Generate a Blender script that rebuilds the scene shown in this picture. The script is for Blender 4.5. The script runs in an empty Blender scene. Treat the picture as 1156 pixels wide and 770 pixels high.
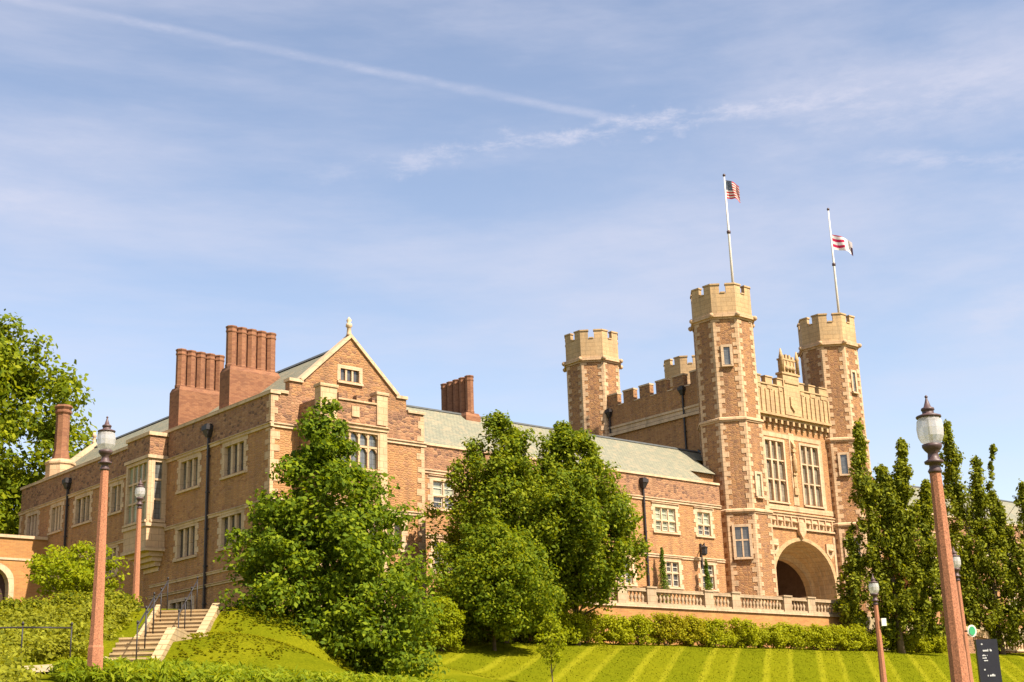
import bpy, math, random
import numpy as np
from mathutils import Matrix, Vector

random.seed(7)
rng = np.random.default_rng(11)
scene = bpy.context.scene
COL = scene.collection
R = math.radians
T8 = math.tan(math.pi / 8)

# ------------------------------------------------------------------ camera
F_PX, PITCH, ROLL, YAW = 1557.67, R(16.2038), R(-1.9624), R(-41.2217)
cy, sy = math.cos(YAW), math.sin(YAW)
cp, sp = math.cos(PITCH), math.sin(PITCH)
right0 = Vector((cy, sy, 0)); f0 = Vector((-sy, cy, 0)); up0 = Vector((0, 0, 1))
fwd = f0 * cp + up0 * sp
up1 = -f0 * sp + up0 * cp
cr, sr = math.cos(ROLL), math.sin(ROLL)
rightv = right0 * cr + up1 * sr
upv = -right0 * sr + up1 * cr
cam_d = bpy.data.cameras.new('camera')
cam = bpy.data.objects.new('camera', cam_d); COL.objects.link(cam)
m = Matrix((rightv, upv, -fwd)).transposed().to_4x4()
cam.matrix_world = m
cam_d.sensor_width = 36.0
cam_d.lens = F_PX / 1156.0 * 36.0
cam_d.clip_start = 0.1
cam_d.clip_end = 3000
scene.camera = cam

# ------------------------------------------------------------------ materials
def new_mat(name):
    mt = bpy.data.materials.new(name); mt.use_nodes = True
    nt = mt.node_tree; nt.nodes.clear()
    return mt, nt
def nd(nt, t, **kw):
    n = nt.nodes.new(t)
    for k, v in kw.items():
        if k.startswith('i_'):
            n.inputs[k[2:].replace('_', ' ')].default_value = v
        else:
            setattr(n, k, v)
    return n
def lk(nt, a, b): nt.links.new(a, b)
def math_n(nt, op, a, b=None, c=None):
    n = nt.nodes.new('ShaderNodeMath'); n.operation = op
    for i, v in enumerate((a, b, c)):
        if v is None: continue
        if isinstance(v, (int, float)): n.inputs[i].default_value = v
        else: nt.links.new(v, n.inputs[i])
    return n.outputs[0]
def ramp(nt, fac, stops, interp='LINEAR'):
    n = nt.nodes.new('ShaderNodeValToRGB'); cr_ = n.color_ramp; cr_.interpolation = interp
    while len(cr_.elements) < len(stops): cr_.elements.new(0.5)
    for e, (p, c) in zip(cr_.elements, stops):
        e.position = p; e.color = (*c, 1)
    nt.links.new(fac, n.inputs[0])
    return n.outputs[0]
def mixc(nt, fac, a, b, mode='MIX'):
    n = nt.nodes.new('ShaderNodeMix'); n.data_type = 'RGBA'; n.blend_type = mode
    for s, v in ((n.inputs[0], fac), (n.inputs[6], a), (n.inputs[7], b)):
        if isinstance(v, (int, float)): s.default_value = v
        elif isinstance(v, tuple): s.default_value = (*v, 1)
        else: nt.links.new(v, s)
    return n.outputs[2]
def noise(nt, vec, scale, detail=4, rough=0.55):
    n = nt.nodes.new('ShaderNodeTexNoise')
    n.inputs['Scale'].default_value = scale; n.inputs['Detail'].default_value = detail
    n.inputs['Roughness'].default_value = rough
    if vec is not None: nt.links.new(vec, n.inputs['Vector'])
    return n
def wall_uv(nt, slope=False):
    """(u along the wall, height, 0) whatever way a face looks"""
    g = nt.nodes.new('ShaderNodeNewGeometry')
    tc = nt.nodes.new('ShaderNodeTexCoord')
    cr_ = nt.nodes.new('ShaderNodeVectorMath'); cr_.operation = 'CROSS_PRODUCT'
    nt.links.new(g.outputs['True Normal'], cr_.inputs[0]); cr_.inputs[1].default_value = (0, 0, 1)
    nm = nt.nodes.new('ShaderNodeVectorMath'); nm.operation = 'NORMALIZE'
    nt.links.new(cr_.outputs[0], nm.inputs[0])
    dt = nt.nodes.new('ShaderNodeVectorMath'); dt.operation = 'DOT_PRODUCT'
    nt.links.new(g.outputs['Position'], dt.inputs[0]); nt.links.new(nm.outputs[0], dt.inputs[1])
    sx = nt.nodes.new('ShaderNodeSeparateXYZ'); nt.links.new(g.outputs['Position'], sx.inputs[0])
    cb = nt.nodes.new('ShaderNodeCombineXYZ')
    nt.links.new(dt.outputs['Value'], cb.inputs[0]); nt.links.new(sx.outputs[2], cb.inputs[1])
    return cb.outputs[0], g.outputs['Position']
def scalev(nt, v, s):
    n = nt.nodes.new('ShaderNodeVectorMath'); n.operation = 'MULTIPLY'
    nt.links.new(v, n.inputs[0]); n.inputs[1].default_value = s
    return n.outputs[0]
ALB = (0.95, 0.94, 0.86)      # overall darkness of the stone, brick and paint of the place
def finish(nt, col, rough=0.85, bump=None, bdist=0.02, bstr=0.6, spec=0.3, **kw):
    b = nt.nodes.new('ShaderNodeBsdfPrincipled'); o = nt.nodes.new('ShaderNodeOutputMaterial')
    if isinstance(col, tuple): b.inputs['Base Color'].default_value = (*col, 1)
    else:
        col = mixc(nt, 1.0, col, ALB, 'MULTIPLY')
        nt.links.new(col, b.inputs['Base Color'])
    b.inputs['Roughness'].default_value = rough
    b.inputs['Specular IOR Level'].default_value = spec
    for k, v in kw.items(): b.inputs[k.replace('_', ' ')].default_value = v
    if bump is not None:
        bn = nt.nodes.new('ShaderNodeBump'); bn.inputs['Distance'].default_value = bdist
        bn.inputs['Strength'].default_value = bstr
        nt.links.new(bump, bn.inputs['Height']); nt.links.new(bn.outputs[0], b.inputs['Normal'])
    nt.links.new(b.outputs[0], o.inputs[0])
    return b

def rubble_mat(name, stops, sx, sz, mortar, mort_w=0.05):
    mt, nt = new_mat(name)
    uv, pos = wall_uv(nt)
    nz = noise(nt, pos, 1.3, 3)
    off = nt.nodes.new('ShaderNodeVectorMath'); off.operation = 'MULTIPLY_ADD'
    lk(nt, nz.outputs['Color'], off.inputs[0]); off.inputs[1].default_value = (0.12, 0.05, 0); lk(nt, uv, off.inputs[2])
    sv = scalev(nt, off.outputs[0], (sx, sz, 1))
    v = nt.nodes.new('ShaderNodeTexVoronoi'); v.feature = 'F1'; v.voronoi_dimensions = '2D'
    v.inputs['Scale'].default_value = 1; v.inputs['Randomness'].default_value = 0.75; lk(nt, sv, v.inputs['Vector'])
    e = nt.nodes.new('ShaderNodeTexVoronoi'); e.feature = 'DISTANCE_TO_EDGE'; e.voronoi_dimensions = '2D'
    e.inputs['Scale'].default_value = 1; e.inputs['Randomness'].default_value = 0.75; lk(nt, sv, e.inputs['Vector'])
    sep = nt.nodes.new('ShaderNodeSeparateColor'); lk(nt, v.outputs['Color'], sep.inputs[0])
    col = ramp(nt, sep.outputs[0], stops, 'CONSTANT')
    big = noise(nt, pos, 0.35, 5, 0.6)
    col = mixc(nt, math_n(nt, 'MULTIPLY', big.outputs[0], 0.55), col, ramp(nt, sep.outputs[1], [(0, stops[1][1]), (1, stops[-1][1])]))
    fine = noise(nt, pos, 9, 4, 0.7)
    col = mixc(nt, 0.35, col, ramp(nt, fine.outputs[0], [(0.3, (0.35, 0.35, 0.35)), (0.7, (0.72, 0.70, 0.68))]), 'OVERLAY')
    mm = ramp(nt, e.outputs['Distance'], [(0.0, (1, 1, 1)), (mort_w, (1, 1, 1)), (mort_w * 2.2, (0, 0, 0))])
    col = mixc(nt, mm, col, mortar)
    # rain streaks: real weathering that runs down the wall
    sv2 = scalev(nt, uv, (1.6, 0.12, 1)); st = noise(nt, sv2, 1, 4, 0.6)
    col = mixc(nt, ramp(nt, st.outputs[0], [(0.46, (0, 0, 0)), (0.74, (0.5, 0.5, 0.5))]), col, (0.13, 0.075, 0.05))
    h = ramp(nt, e.outputs['Distance'], [(0.0, (0, 0, 0)), (0.18, (1, 1, 1))])
    h2 = mixc(nt, 0.3, h, fine.outputs[0])
    finish(nt, col, 0.9, h2, 0.05, 0.7)
    return mt

def brick_mat(name, c1, c2, mortar, w, hgt, var=(0.2, 0.09, 0.05)):
    mt, nt = new_mat(name)
    uv, pos = wall_uv(nt)
    b = nt.nodes.new('ShaderNodeTexBrick')
    lk(nt, uv, b.inputs['Vector'])
    b.inputs['Color1'].default_value = (*c1, 1); b.inputs['Color2'].default_value = (*c2, 1); b.inputs['Mortar'].default_value = (*mortar, 1)
    b.inputs['Scale'].default_value = 1; b.inputs['Brick Width'].default_value = w; b.inputs['Row Height'].default_value = hgt
    b.inputs['Mortar Size'].default_value = 0.012; b.inputs['Mortar Smooth'].default_value = 0.3
    sv = scalev(nt, uv, (1 / w, 1 / hgt, 1))
    v = nt.nodes.new('ShaderNodeTexVoronoi'); v.voronoi_dimensions = '2D'; v.inputs['Scale'].default_value = 0.8; lk(nt, sv, v.inputs['Vector'])
    sep = nt.nodes.new('ShaderNodeSeparateColor'); lk(nt, v.outputs['Color'], sep.inputs[0])
    col = mixc(nt, ramp(nt, sep.outputs[0], [(0.55, (0, 0, 0)), (0.8, (0.7, 0.7, 0.7))]), b.outputs['Color'], var)
    big = noise(nt, pos, 0.5, 5, 0.65)
    col = mixc(nt, 0.5, col, ramp(nt, big.outputs[0], [(0.3, (0.38, 0.36, 0.36)), (0.7, (0.64, 0.62, 0.58))]), 'OVERLAY')
    sv2 = scalev(nt, uv, (1.3, 0.1, 1)); st = noise(nt, sv2, 1, 4, 0.6)
    col = mixc(nt, ramp(nt, st.outputs[0], [(0.52, (0, 0, 0)), (0.78, (0.35, 0.35, 0.35))]), col, (0.15, 0.08, 0.05))
    finish(nt, col, 0.88, b.outputs['Fac'], 0.02, -0.5)
    return mt

def stone_mat(name, base, dark, jw=0.9, jh=0.38):
    mt, nt = new_mat(name)
    uv, pos = wall_uv(nt)
    n1 = noise(nt, pos, 0.8, 6, 0.65); n2 = noise(nt, pos, 7, 4, 0.6)
    col = mixc(nt, ramp(nt, n1.outputs[0], [(0.35, (0, 0, 0)), (0.75, (1, 1, 1))]), base, dark)
    col = mixc(nt, 0.4, col, ramp(nt, n2.outputs[0], [(0.3, (0.4, 0.4, 0.4)), (0.7, (0.62, 0.6, 0.58))]), 'OVERLAY')
    b = nt.nodes.new('ShaderNodeTexBrick'); lk(nt, uv, b.inputs['Vector'])
    b.inputs['Scale'].default_value = 1; b.inputs['Brick Width'].default_value = jw; b.inputs['Row Height'].default_value = jh
    b.inputs['Mortar Size'].default_value = 0.014
    b.inputs['Color1'].default_value = (0.93, 0.93, 0.93, 1); b.inputs['Color2'].default_value = (1.06, 1.03, 0.98, 1); b.inputs['Mortar'].default_value = (0.62, 0.58, 0.52, 1)
    col = mixc(nt, 1.0, col, b.outputs['Color'], 'MULTIPLY')
    sv2 = scalev(nt, uv, (2.2, 0.2, 1)); st = noise(nt, sv2, 1, 4, 0.6)
    col = mixc(nt, ramp(nt, st.outputs[0], [(0.5, (0, 0, 0)), (0.72, (0.55, 0.55, 0.55))]), col, (0.2, 0.15, 0.10))
    finish(nt, col, 0.88, n2.outputs[0], 0.02, 0.4)
    return mt

def slate_mat(name, c1, c2, c3):
    mt, nt = new_mat(name)
    uv, pos = wall_uv(nt)
    b = nt.nodes.new('ShaderNodeTexBrick'); lk(nt, uv, b.inputs['Vector'])
    b.inputs['Scale'].default_value = 1; b.inputs['Brick Width'].default_value = 0.3; b.inputs['Row Height'].default_value = 0.16
    b.inputs['Mortar Size'].default_value = 0.012
    b.inputs['Color1'].default_value = (*c1, 1); b.inputs['Color2'].default_value = (*c2, 1); b.inputs['Mortar'].default_value = (c1[0] * .35, c1[1] * .36, c1[2] * .38, 1)
    sv = scalev(nt, uv, (3, 5, 1))
    v = nt.nodes.new('ShaderNodeTexVoronoi'); v.voronoi_dimensions = '2D'; v.inputs['Scale'].default_value = 1; lk(nt, sv, v.inputs['Vector'])
    sep = nt.nodes.new('ShaderNodeSeparateColor'); lk(nt, v.outputs['Color'], sep.inputs[0])
    col = mixc(nt, ramp(nt, sep.outputs[0], [(0.6, (0, 0, 0)), (0.9, (0.7, 0.7, 0.7))]), b.outputs['Color'], c3)
    n1 = noise(nt, pos, 0.4, 5, 0.6)
    col = mixc(nt, 0.45, col, ramp(nt, n1.outputs[0], [(0.3, (0.4, 0.42, 0.42)), (0.7, (0.6, 0.58, 0.55))]), 'OVERLAY')
    finish(nt, col, 0.75, b.outputs['Fac'], 0.015, -0.5)
    return mt

def plain_mat(name, col, rough=0.6, var=0.25, scale=3.0, metal=0.0, spec=0.4):
    mt, nt = new_mat(name)
    tc = nt.nodes.new('ShaderNodeTexCoord')
    n1 = noise(nt, tc.outputs['Object'], scale, 5, 0.65)
    lo = tuple(c * (1 - var) for c in col); hi = tuple(min(1, c * (1 + var)) for c in col)
    c = ramp(nt, n1.outputs[0], [(0.3, lo), (0.7, hi)])
    finish(nt, c, rough, n1.outputs[0], 0.004, 0.3, spec, Metallic=metal)
    return mt

def glass_pane_mat(name, col, lead, gw, gh, rough=0.12):
    mt, nt = new_mat(name)
    uv, pos = wall_uv(nt)
    b = nt.nodes.new('ShaderNodeTexBrick'); lk(nt, uv, b.inputs['Vector']); b.offset = 0.0
    b.inputs['Scale'].default_value = 1; b.inputs['Brick Width'].default_value = gw; b.inputs['Row Height'].default_value = gh
    b.inputs['Mortar Size'].default_value = 0.012
    b.inputs['Color1'].default_value = (*col, 1); b.inputs['Color2'].default_value = (col[0] * .7, col[1] * .72, col[2] * .75, 1); b.inputs['Mortar'].default_value = (*lead, 1)
    n1 = noise(nt, pos, 0.7, 3, 0.5)
    c = mixc(nt, 0.7, b.outputs['Color'], ramp(nt, n1.outputs[0], [(0.35, (0.3, 0.3, 0.3)), (0.65, (0.7, 0.7, 0.7))]), 'OVERLAY')
    n2 = noise(nt, pos, 2.2, 2, 0.5)
    finish(nt, c, rough, n2.outputs[0], 0.03, 0.25, 0.8)
    return mt

def leaf_mat(name, c_dark, c_mid, c_light, trans=0.35, scale=0.5):
    mt, nt = new_mat(name)
    g = nt.nodes.new('ShaderNodeNewGeometry')
    n1 = noise(nt, g.outputs['Position'], scale, 3, 0.6)
    f = math_n(nt, 'ADD', math_n(nt, 'MULTIPLY', g.outputs['Random Per Island'], 0.55), math_n(nt, 'MULTIPLY', n1.outputs[0], 0.5))
    kk = 1.65
    c_dark, c_mid, c_light = [(min(c[0] * kk * 1.2, .30), min(c[1] * kk, .31), c[2] * .8) for c in (c_dark, c_mid, c_light)]
    col = ramp(nt, f, [(0.15, c_dark), (0.5, c_mid), (0.9, c_light)])
    b = nt.nodes.new('ShaderNodeBsdfPrincipled'); lk(nt, col, b.inputs['Base Color'])
    b.inputs['Roughness'].default_value = 0.7; b.inputs['Specular IOR Level'].default_value = 0.12
    t = nt.nodes.new('ShaderNodeBsdfTranslucent')
    tcol = mixc(nt, 1.0, col, (1.35, 1.25, 0.45), 'MULTIPLY'); lk(nt, tcol, t.inputs[0])
    mx = nt.nodes.new('ShaderNodeMixShader'); mx.inputs[0].default_value = trans + .1
    lk(nt, b.outputs[0], mx.inputs[1]); lk(nt, t.outputs[0], mx.inputs[2])
    o = nt.nodes.new('ShaderNodeOutputMaterial'); lk(nt, mx.outputs[0], o.inputs[0])
    return mt

def lawn_mat(name):
    """mown grass: bands run up the bank, thin pale lines where two passes of the mower meet"""
    mt, nt = new_mat(name)
    g = nt.nodes.new('ShaderNodeNewGeometry')
    nz = noise(nt, g.outputs['Position'], 0.25, 3, 0.5)
    dt = nt.nodes.new('ShaderNodeVectorMath'); dt.operation = 'DOT_PRODUCT'
    lk(nt, g.outputs['Position'], dt.inputs[0]); dt.inputs[1].default_value = (0.6111, -0.7915, 0)
    s = math_n(nt, 'ADD', dt.outputs['Value'], math_n(nt, 'MULTIPLY', nz.outputs[0], 0.16))
    ph = math_n(nt, 'FRACT', math_n(nt, 'DIVIDE', math_n(nt, 'ADD', s, 200.85), 3.15))
    k = 1 / 3.15
    def line(c0, w):
        d = math_n(nt, 'ABSOLUTE', math_n(nt, 'SUBTRACT', ph, c0))
        return ramp(nt, d, [(0, (1, 1, 1)), (w * 0.35, (1, 1, 1)), (w, (0, 0, 0))])
    band = ramp(nt, ph, [(0.0, (0, 0, 0)), (0.02, (0, 0, 0)), (0.12, (0.3, 0.3, 0.3)), (0.18, (1, 1, 1)), (0.55, (1, 1, 1)), (0.6, (0, 0, 0)), (1, (0, 0, 0))])
    fine = noise(nt, g.outputs['Position'], 14, 5, 0.75)
    mid = noise(nt, g.outputs['Position'], 1.1, 5, 0.7)
    col = mixc(nt, band, (0.118, 0.128, 0.005), (0.145, 0.147, 0.006))
    sxyz = nt.nodes.new('ShaderNodeSeparateXYZ'); lk(nt, g.outputs['Position'], sxyz.inputs[0])
    mk = math_n(nt, 'MULTIPLY', ramp(nt, math_n(nt, 'DIVIDE', math_n(nt, 'SUBTRACT', sxyz.outputs[0], 33.0), 6.0), [(0, (0, 0, 0)), (1, (1, 1, 1))]), .8)
    col = mixc(nt, math_n(nt, 'MULTIPLY', line(0.16, 0.085), mk), col, (0.212, 0.205, 0.012))
    col = mixc(nt, math_n(nt, 'MULTIPLY', line(0.58, 0.075), mk), col, (0.20, 0.195, 0.011))
    col = mixc(nt, 0.8, col, ramp(nt, fine.outputs[0], [(0.25, (0.22, 0.26, 0.22)), (0.75, (0.76, 0.72, 0.66))]), 'OVERLAY')
    col = mixc(nt, 0.4, col, ramp(nt, mid.outputs[0], [(0.3, (0.36, 0.4, 0.36)), (0.7, (0.66, 0.62, 0.6))]), 'OVERLAY')
    finish(nt, col, 0.95, fine.outputs[0], 0.06, 0.8, 0.0)
    return mt

M = {}
RUB = [(0.0, (0.16, 0.078, 0.05)), (0.12, (0.30, 0.145, 0.066)), (0.34, (0.36, 0.178, 0.076)), (0.52, (0.24, 0.112, 0.062)), (0.64, (0.39, 0.205, 0.09)), (0.86, (0.32, 0.165, 0.095))]
M['rubble'] = rubble_mat('granite_rubble', RUB, 3.3, 7.0, (0.33, 0.19, 0.095), 0.05)
RUB2 = [(0.0, (0.11, 0.058, 0.045)), (0.15, (0.30, 0.152, 0.085)), (0.45, (0.37, 0.19, 0.105)), (0.62, (0.26, 0.13, 0.085)), (0.75, (0.40, 0.22, 0.125)), (0.94, (0.18, 0.09, 0.065))]
M['rubble_coarse'] = rubble_mat('speckled_parapet_rubble', RUB2, 3.2, 6.6, (0.32, 0.18, 0.10), 0.05)
M['brick'] = rubble_mat('coursed_wall_stone', [(0.0, (0.25, 0.115, 0.058)), (0.1, (0.37, 0.18, 0.08)), (0.4, (0.41, 0.21, 0.09)), (0.6, (0.35, 0.175, 0.082)), (0.74, (0.45, 0.238, 0.103)), (0.9, (0.36, 0.185, 0.105))], 3.0, 7.5, (0.38, 0.21, 0.095), 0.06)
M['orange_brick'] = brick_mat('orange_brick', (0.40, 0.185, 0.06), (0.34, 0.15, 0.05), (0.36, 0.22, 0.11), 0.3, 0.1, (0.42, 0.22, 0.08))
M['chimney_brick'] = brick_mat('chimney_brick', (0.255, 0.108, 0.056), (0.21, 0.086, 0.046), (0.25, 0.14, 0.085), 0.24, 0.085, (0.165, 0.07, 0.042))
M['stone'] = stone_mat('sandstone', (0.57, 0.395, 0.265), (0.42, 0.275, 0.17))
M['stone_gold'] = stone_mat('golden_sandstone', (0.50, 0.345, 0.20), (0.36, 0.24, 0.135))
M['stone_plain'] = stone_mat('window_stone', (0.58, 0.425, 0.305), (0.46, 0.32, 0.215), 2.5, 0.9)
M['slate'] = slate_mat('grey_green_slate', (0.225, 0.215, 0.16), (0.185, 0.185, 0.145), (0.25, 0.21, 0.15))
M['ridge'] = plain_mat('dark_ridge_metal', (0.07, 0.075, 0.08), 0.6)
M['iron'] = plain_mat('black_iron', (0.025, 0.02, 0.022), 0.55)
M['lead'] = plain_mat('grey_lead', (0.12, 0.11, 0.10), 0.6)
M['roof_flat'] = plain_mat('roof_felt', (0.13, 0.12, 0.11), 0.9)
M['glass'] = glass_pane_mat('leaded_glass', (0.085, 0.078, 0.076), (0.045, 0.04, 0.038), 0.21, 0.3)
M['glass_pale'] = glass_pane_mat('glass_with_pale_blind', (0.36, 0.37, 0.27), (0.2, 0.19, 0.16), 0.5, 0.62, 0.2)
M['glass_grey'] = glass_pane_mat('grey_reflecting_glass', (0.15, 0.155, 0.16), (0.06, 0.055, 0.05), 0.21, 0.3, 0.1)
M['glass_hall'] = glass_pane_mat('reflection_toned_leaded_glass', (0.17, 0.15, 0.125), (0.07, 0.06, 0.05), 0.21, 0.3, 0.15)  # greyish beige base: reflection on the panes painted into the glass colour
M['glass_warm'] = glass_pane_mat('warm_leaded_glass', (0.25, 0.21, 0.165), (0.10, 0.085, 0.07), 0.21, 0.3, 0.2)  # gate panes: paler beige base with their reflection painted in
M['stone_old'] = stone_mat('weathered_balustrade_stone', (0.45, 0.335, 0.235), (0.30, 0.215, 0.15))
M['sash'] = plain_mat('white_sash', (0.62, 0.58, 0.50), 0.5, 0.1)
M['dark_inside'] = plain_mat('dark_plaster', (0.30, 0.19, 0.14), 0.9)
M['door'] = plain_mat('dark_oak', (0.05, 0.022, 0.016), 0.5)
M['post'] = plain_mat('red_brown_post', (0.35, 0.142, 0.078), 0.9, 0.6, 45)
M['bronze'] = plain_mat('dark_bronze', (0.085, 0.048, 0.05), 0.5, 0.3, 12)
M['lawn'] = lawn_mat('striped_lawn')
M['paving'] = stone_mat('pale_paving', (0.40, 0.32, 0.21), (0.33, 0.26, 0.16), 1.2, 0.8)
M['step_stone'] = stone_mat('step_stone', (0.46, 0.34, 0.20), (0.36, 0.255, 0.145), 1.4, 0.155)
M['bark'] = plain_mat('bark', (0.11, 0.075, 0.05), 0.95, 0.4, 6)
M['flagpole'] = plain_mat('white_painted_pole', (0.66, 0.60, 0.58), 0.4, 0.05)
M['sign_black'] = plain_mat('black_sign_panel', (0.016, 0.015, 0.025), 0.35, 0.2)
M['sign_text'] = plain_mat('white_lettering', (0.62, 0.62, 0.66), 0.6, 0.05)
M['green'] = plain_mat('green_sign_face', (0.05, 0.36, 0.16), 0.5, 0.1)
M['white'] = plain_mat('white_enamel', (0.72, 0.72, 0.70), 0.5, 0.05)
M['maple'] = leaf_mat('maple_leaves', (0.022, 0.045, 0.006), (0.055, 0.098, 0.009), (0.135, 0.185, 0.012), 0.33)
M['linden'] = leaf_mat('deep_green_leaves', (0.026, 0.052, 0.006), (0.066, 0.105, 0.010), (0.155, 0.19, 0.016), 0.3)
M['young'] = leaf_mat('yellow_green_leaves', (0.026, 0.055, 0.006), (0.066, 0.108, 0.009), (0.15, 0.19, 0.013), 0.38)
M['column'] = leaf_mat('column_tree_leaves', (0.03, 0.052, 0.008), (0.08, 0.106, 0.014), (0.175, 0.188, 0.022), 0.28)
M['far'] = leaf_mat('oak_leaves', (0.028, 0.056, 0.006), (0.072, 0.11, 0.008), (0.165, 0.2, 0.012), 0.32, 0.3)
M['lime'] = leaf_mat('lime_green_leaves', (0.06, 0.10, 0.005), (0.12, 0.165, 0.007), (0.20, 0.235, 0.01), 0.38)
M['hedge'] = leaf_mat('hedge_leaves', (0.06, 0.085, 0.005), (0.145, 0.18, 0.007), (0.23, 0.245, 0.01), 0.3)
M['hedge_red'] = leaf_mat('reddish_shrub_leaves', (0.055, 0.075, 0.005), (0.145, 0.15, 0.007), (0.23, 0.20, 0.010), 0.3)
M['privet'] = leaf_mat('privet_leaves', (0.025, 0.045, 0.005), (0.07, 0.095, 0.007), (0.16, 0.17, 0.012), 0.3, 0.8)
M['cover'] = leaf_mat('ground_cover_leaves', (0.04, 0.06, 0.008), (0.105, 0.125, 0.014), (0.205, 0.185, 0.03), 0.3, 0.9)
M['grassy'] = leaf_mat('tall_grass', (0.045, 0.085, 0.008), (0.10, 0.15, 0.010), (0.19, 0.225, 0.014), 0.35, 0.7)
M['bank'] = leaf_mat('bank_grass_blades', (0.085, 0.108, 0.004), (0.112, 0.135, 0.005), (0.145, 0.158, 0.006), 0.3, 0.5)
M['cypress'] = leaf_mat('cypress_sprays', (0.02, 0.05, 0.008), (0.045, 0.085, 0.012), (0.08, 0.125, 0.016), 0.2, 1.5)

def globe_mat():
    mt, nt = new_mat('frosted_globe')
    d = nt.nodes.new('ShaderNodeBsdfDiffuse'); d.inputs[0].default_value = (0.72, 0.68, 0.65, 1)
    t = nt.nodes.new('ShaderNodeBsdfTranslucent'); t.inputs[0].default_value = (0.78, 0.74, 0.7, 1)
    g = nt.nodes.new('ShaderNodeBsdfGlossy'); g.inputs['Roughness'].default_value = 0.15
    tr = nt.nodes.new('ShaderNodeBsdfTransparent')
    m1 = nt.nodes.new('ShaderNodeMixShader'); m1.inputs[0].default_value = 0.5
    lk(nt, d.outputs[0], m1.inputs[1]); lk(nt, t.outputs[0], m1.inputs[2])
    m2 = nt.nodes.new('ShaderNodeMixShader'); m2.inputs[0].default_value = 0.12
    lk(nt, m1.outputs[0], m2.inputs[1]); lk(nt, g.outputs[0], m2.inputs[2])
    m3 = nt.nodes.new('ShaderNodeMixShader'); m3.inputs[0].default_value = 0.3
    lk(nt, m2.outputs[0], m3.inputs[1]); lk(nt, tr.outputs[0], m3.inputs[2])
    o = nt.nodes.new('ShaderNodeOutputMaterial'); lk(nt, m3.outputs[0], o.inputs[0])
    return mt
M['globe'] = globe_mat()

def flag_mat(kind):
    mt, nt = new_mat('flag_cloth_' + kind)
    uvn = nt.nodes.new('ShaderNodeUVMap'); sp_ = nt.nodes.new('ShaderNodeSeparateXYZ'); lk(nt, uvn.outputs[0], sp_.inputs[0])
    u, v = sp_.outputs[0], sp_.outputs[1]
    if kind == 'stripes':
        s = math_n(nt, 'GREATER_THAN', math_n(nt, 'FRACT', math_n(nt, 'MULTIPLY', v, 6.5)), 0.5)
        col = mixc(nt, s, (0.5, 0.025, 0.03), (0.68, 0.6, 0.55))
        cant = math_n(nt, 'MULTIPLY', math_n(nt, 'LESS_THAN', u, 0.4), math_n(nt, 'GREATER_THAN', v, 0.4615))
        dots = nt.nodes.new('ShaderNodeTexVoronoi'); dots.voronoi_dimensions = '2D'; dots.inputs['Scale'].default_value = 14
        dots.inputs['Randomness'].default_value = 0; lk(nt, uvn.outputs[0], dots.inputs['Vector'])
        st = math_n(nt, 'LESS_THAN', dots.outputs['Distance'], 0.25)
        cc = mixc(nt, st, (0.02, 0.04, 0.09), (0.6, 0.6, 0.6))
        col = mixc(nt, cant, col, cc)
    else:
        w = math_n(nt, 'ADD', v, math_n(nt, 'MULTIPLY', math_n(nt, 'SINE', math_n(nt, 'MULTIPLY', u, 7.0)), 0.05))
        s = math_n(nt, 'GREATER_THAN', math_n(nt, 'FRACT', math_n(nt, 'MULTIPLY', w, 2.6)), 0.52)
        near = math_n(nt, 'LESS_THAN', u, 0.55)
        col = mixc(nt, math_n(nt, 'MULTIPLY', s, near), (0.80, 0.70, 0.70), (0.55, 0.03, 0.09))
        d = math_n(nt, 'GREATER_THAN', u, 0.88)
        col = mixc(nt, math_n(nt, 'MULTIPLY', d, math_n(nt, 'LESS_THAN', v, 0.6)), col, (0.12, 0.06, 0.08))
    b = nt.nodes.new('ShaderNodeBsdfDiffuse'); lk(nt, col, b.inputs[0])
    t = nt.nodes.new('ShaderNodeBsdfTranslucent'); lk(nt, col, t.inputs[0])
    mx = nt.nodes.new('ShaderNodeMixShader'); mx.inputs[0].default_value = 0.35
    lk(nt, b.outputs[0], mx.inputs[1]); lk(nt, t.outputs[0], mx.inputs[2])
    o = nt.nodes.new('ShaderNodeOutputMaterial'); lk(nt, mx.outputs[0], o.inputs[0])
    return mt

# ------------------------------------------------------------------ scene graph helpers
def thing(name, label, cat, loc=(0, 0, 0), group=None):
    o = bpy.data.objects.new(name, None); COL.objects.link(o)
    o.empty_display_size = 0.3
    o.location = loc; o['label'] = label; o['category'] = cat; o['org'] = tuple(loc)
    if group: o['group'] = group
    return o
def tag(o, label, cat, group=None, kind=None):
    o['label'] = label
    if cat: o['category'] = cat
    if group: o['group'] = group
    if kind: o['kind'] = kind
    return o
ORG = {}
def org_of(p):
    x = Vector((0, 0, 0))
    while p is not None:
        x += Vector(p.location); p = p.parent
    return x
def link_mesh(name, me, mat, parent=None):
    if mat is not None: me.materials.append(mat)
    o = bpy.data.objects.new(name, me); COL.objects.link(o)
    if parent is not None: o.parent = parent
    return o
def copy_thing(root, loc, label, group=None):
    def rec(o, par):
        c = o.copy(); COL.objects.link(c); c.parent = par
        for ch in o.children: rec(ch, c)
        return c
    kids = list(root.children)
    r = root.copy(); COL.objects.link(r); r.location = loc; r['label'] = label
    if group: r['group'] = group
    for ch in kids: rec(ch, r)
    return r

class Fr:
    """frame of a facade: u to the right along the wall, n out of the wall, z up"""
    def __init__(s, o, u):
        s.o = Vector((o[0], o[1], 0)); s.u = Vector((u[0], u[1], 0)).normalized(); s.n = s.u.cross(Vector((0, 0, 1)))
    def p(s, u, n, z): return s.o + s.u * u + s.n * n + Vector((0, 0, z))

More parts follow.
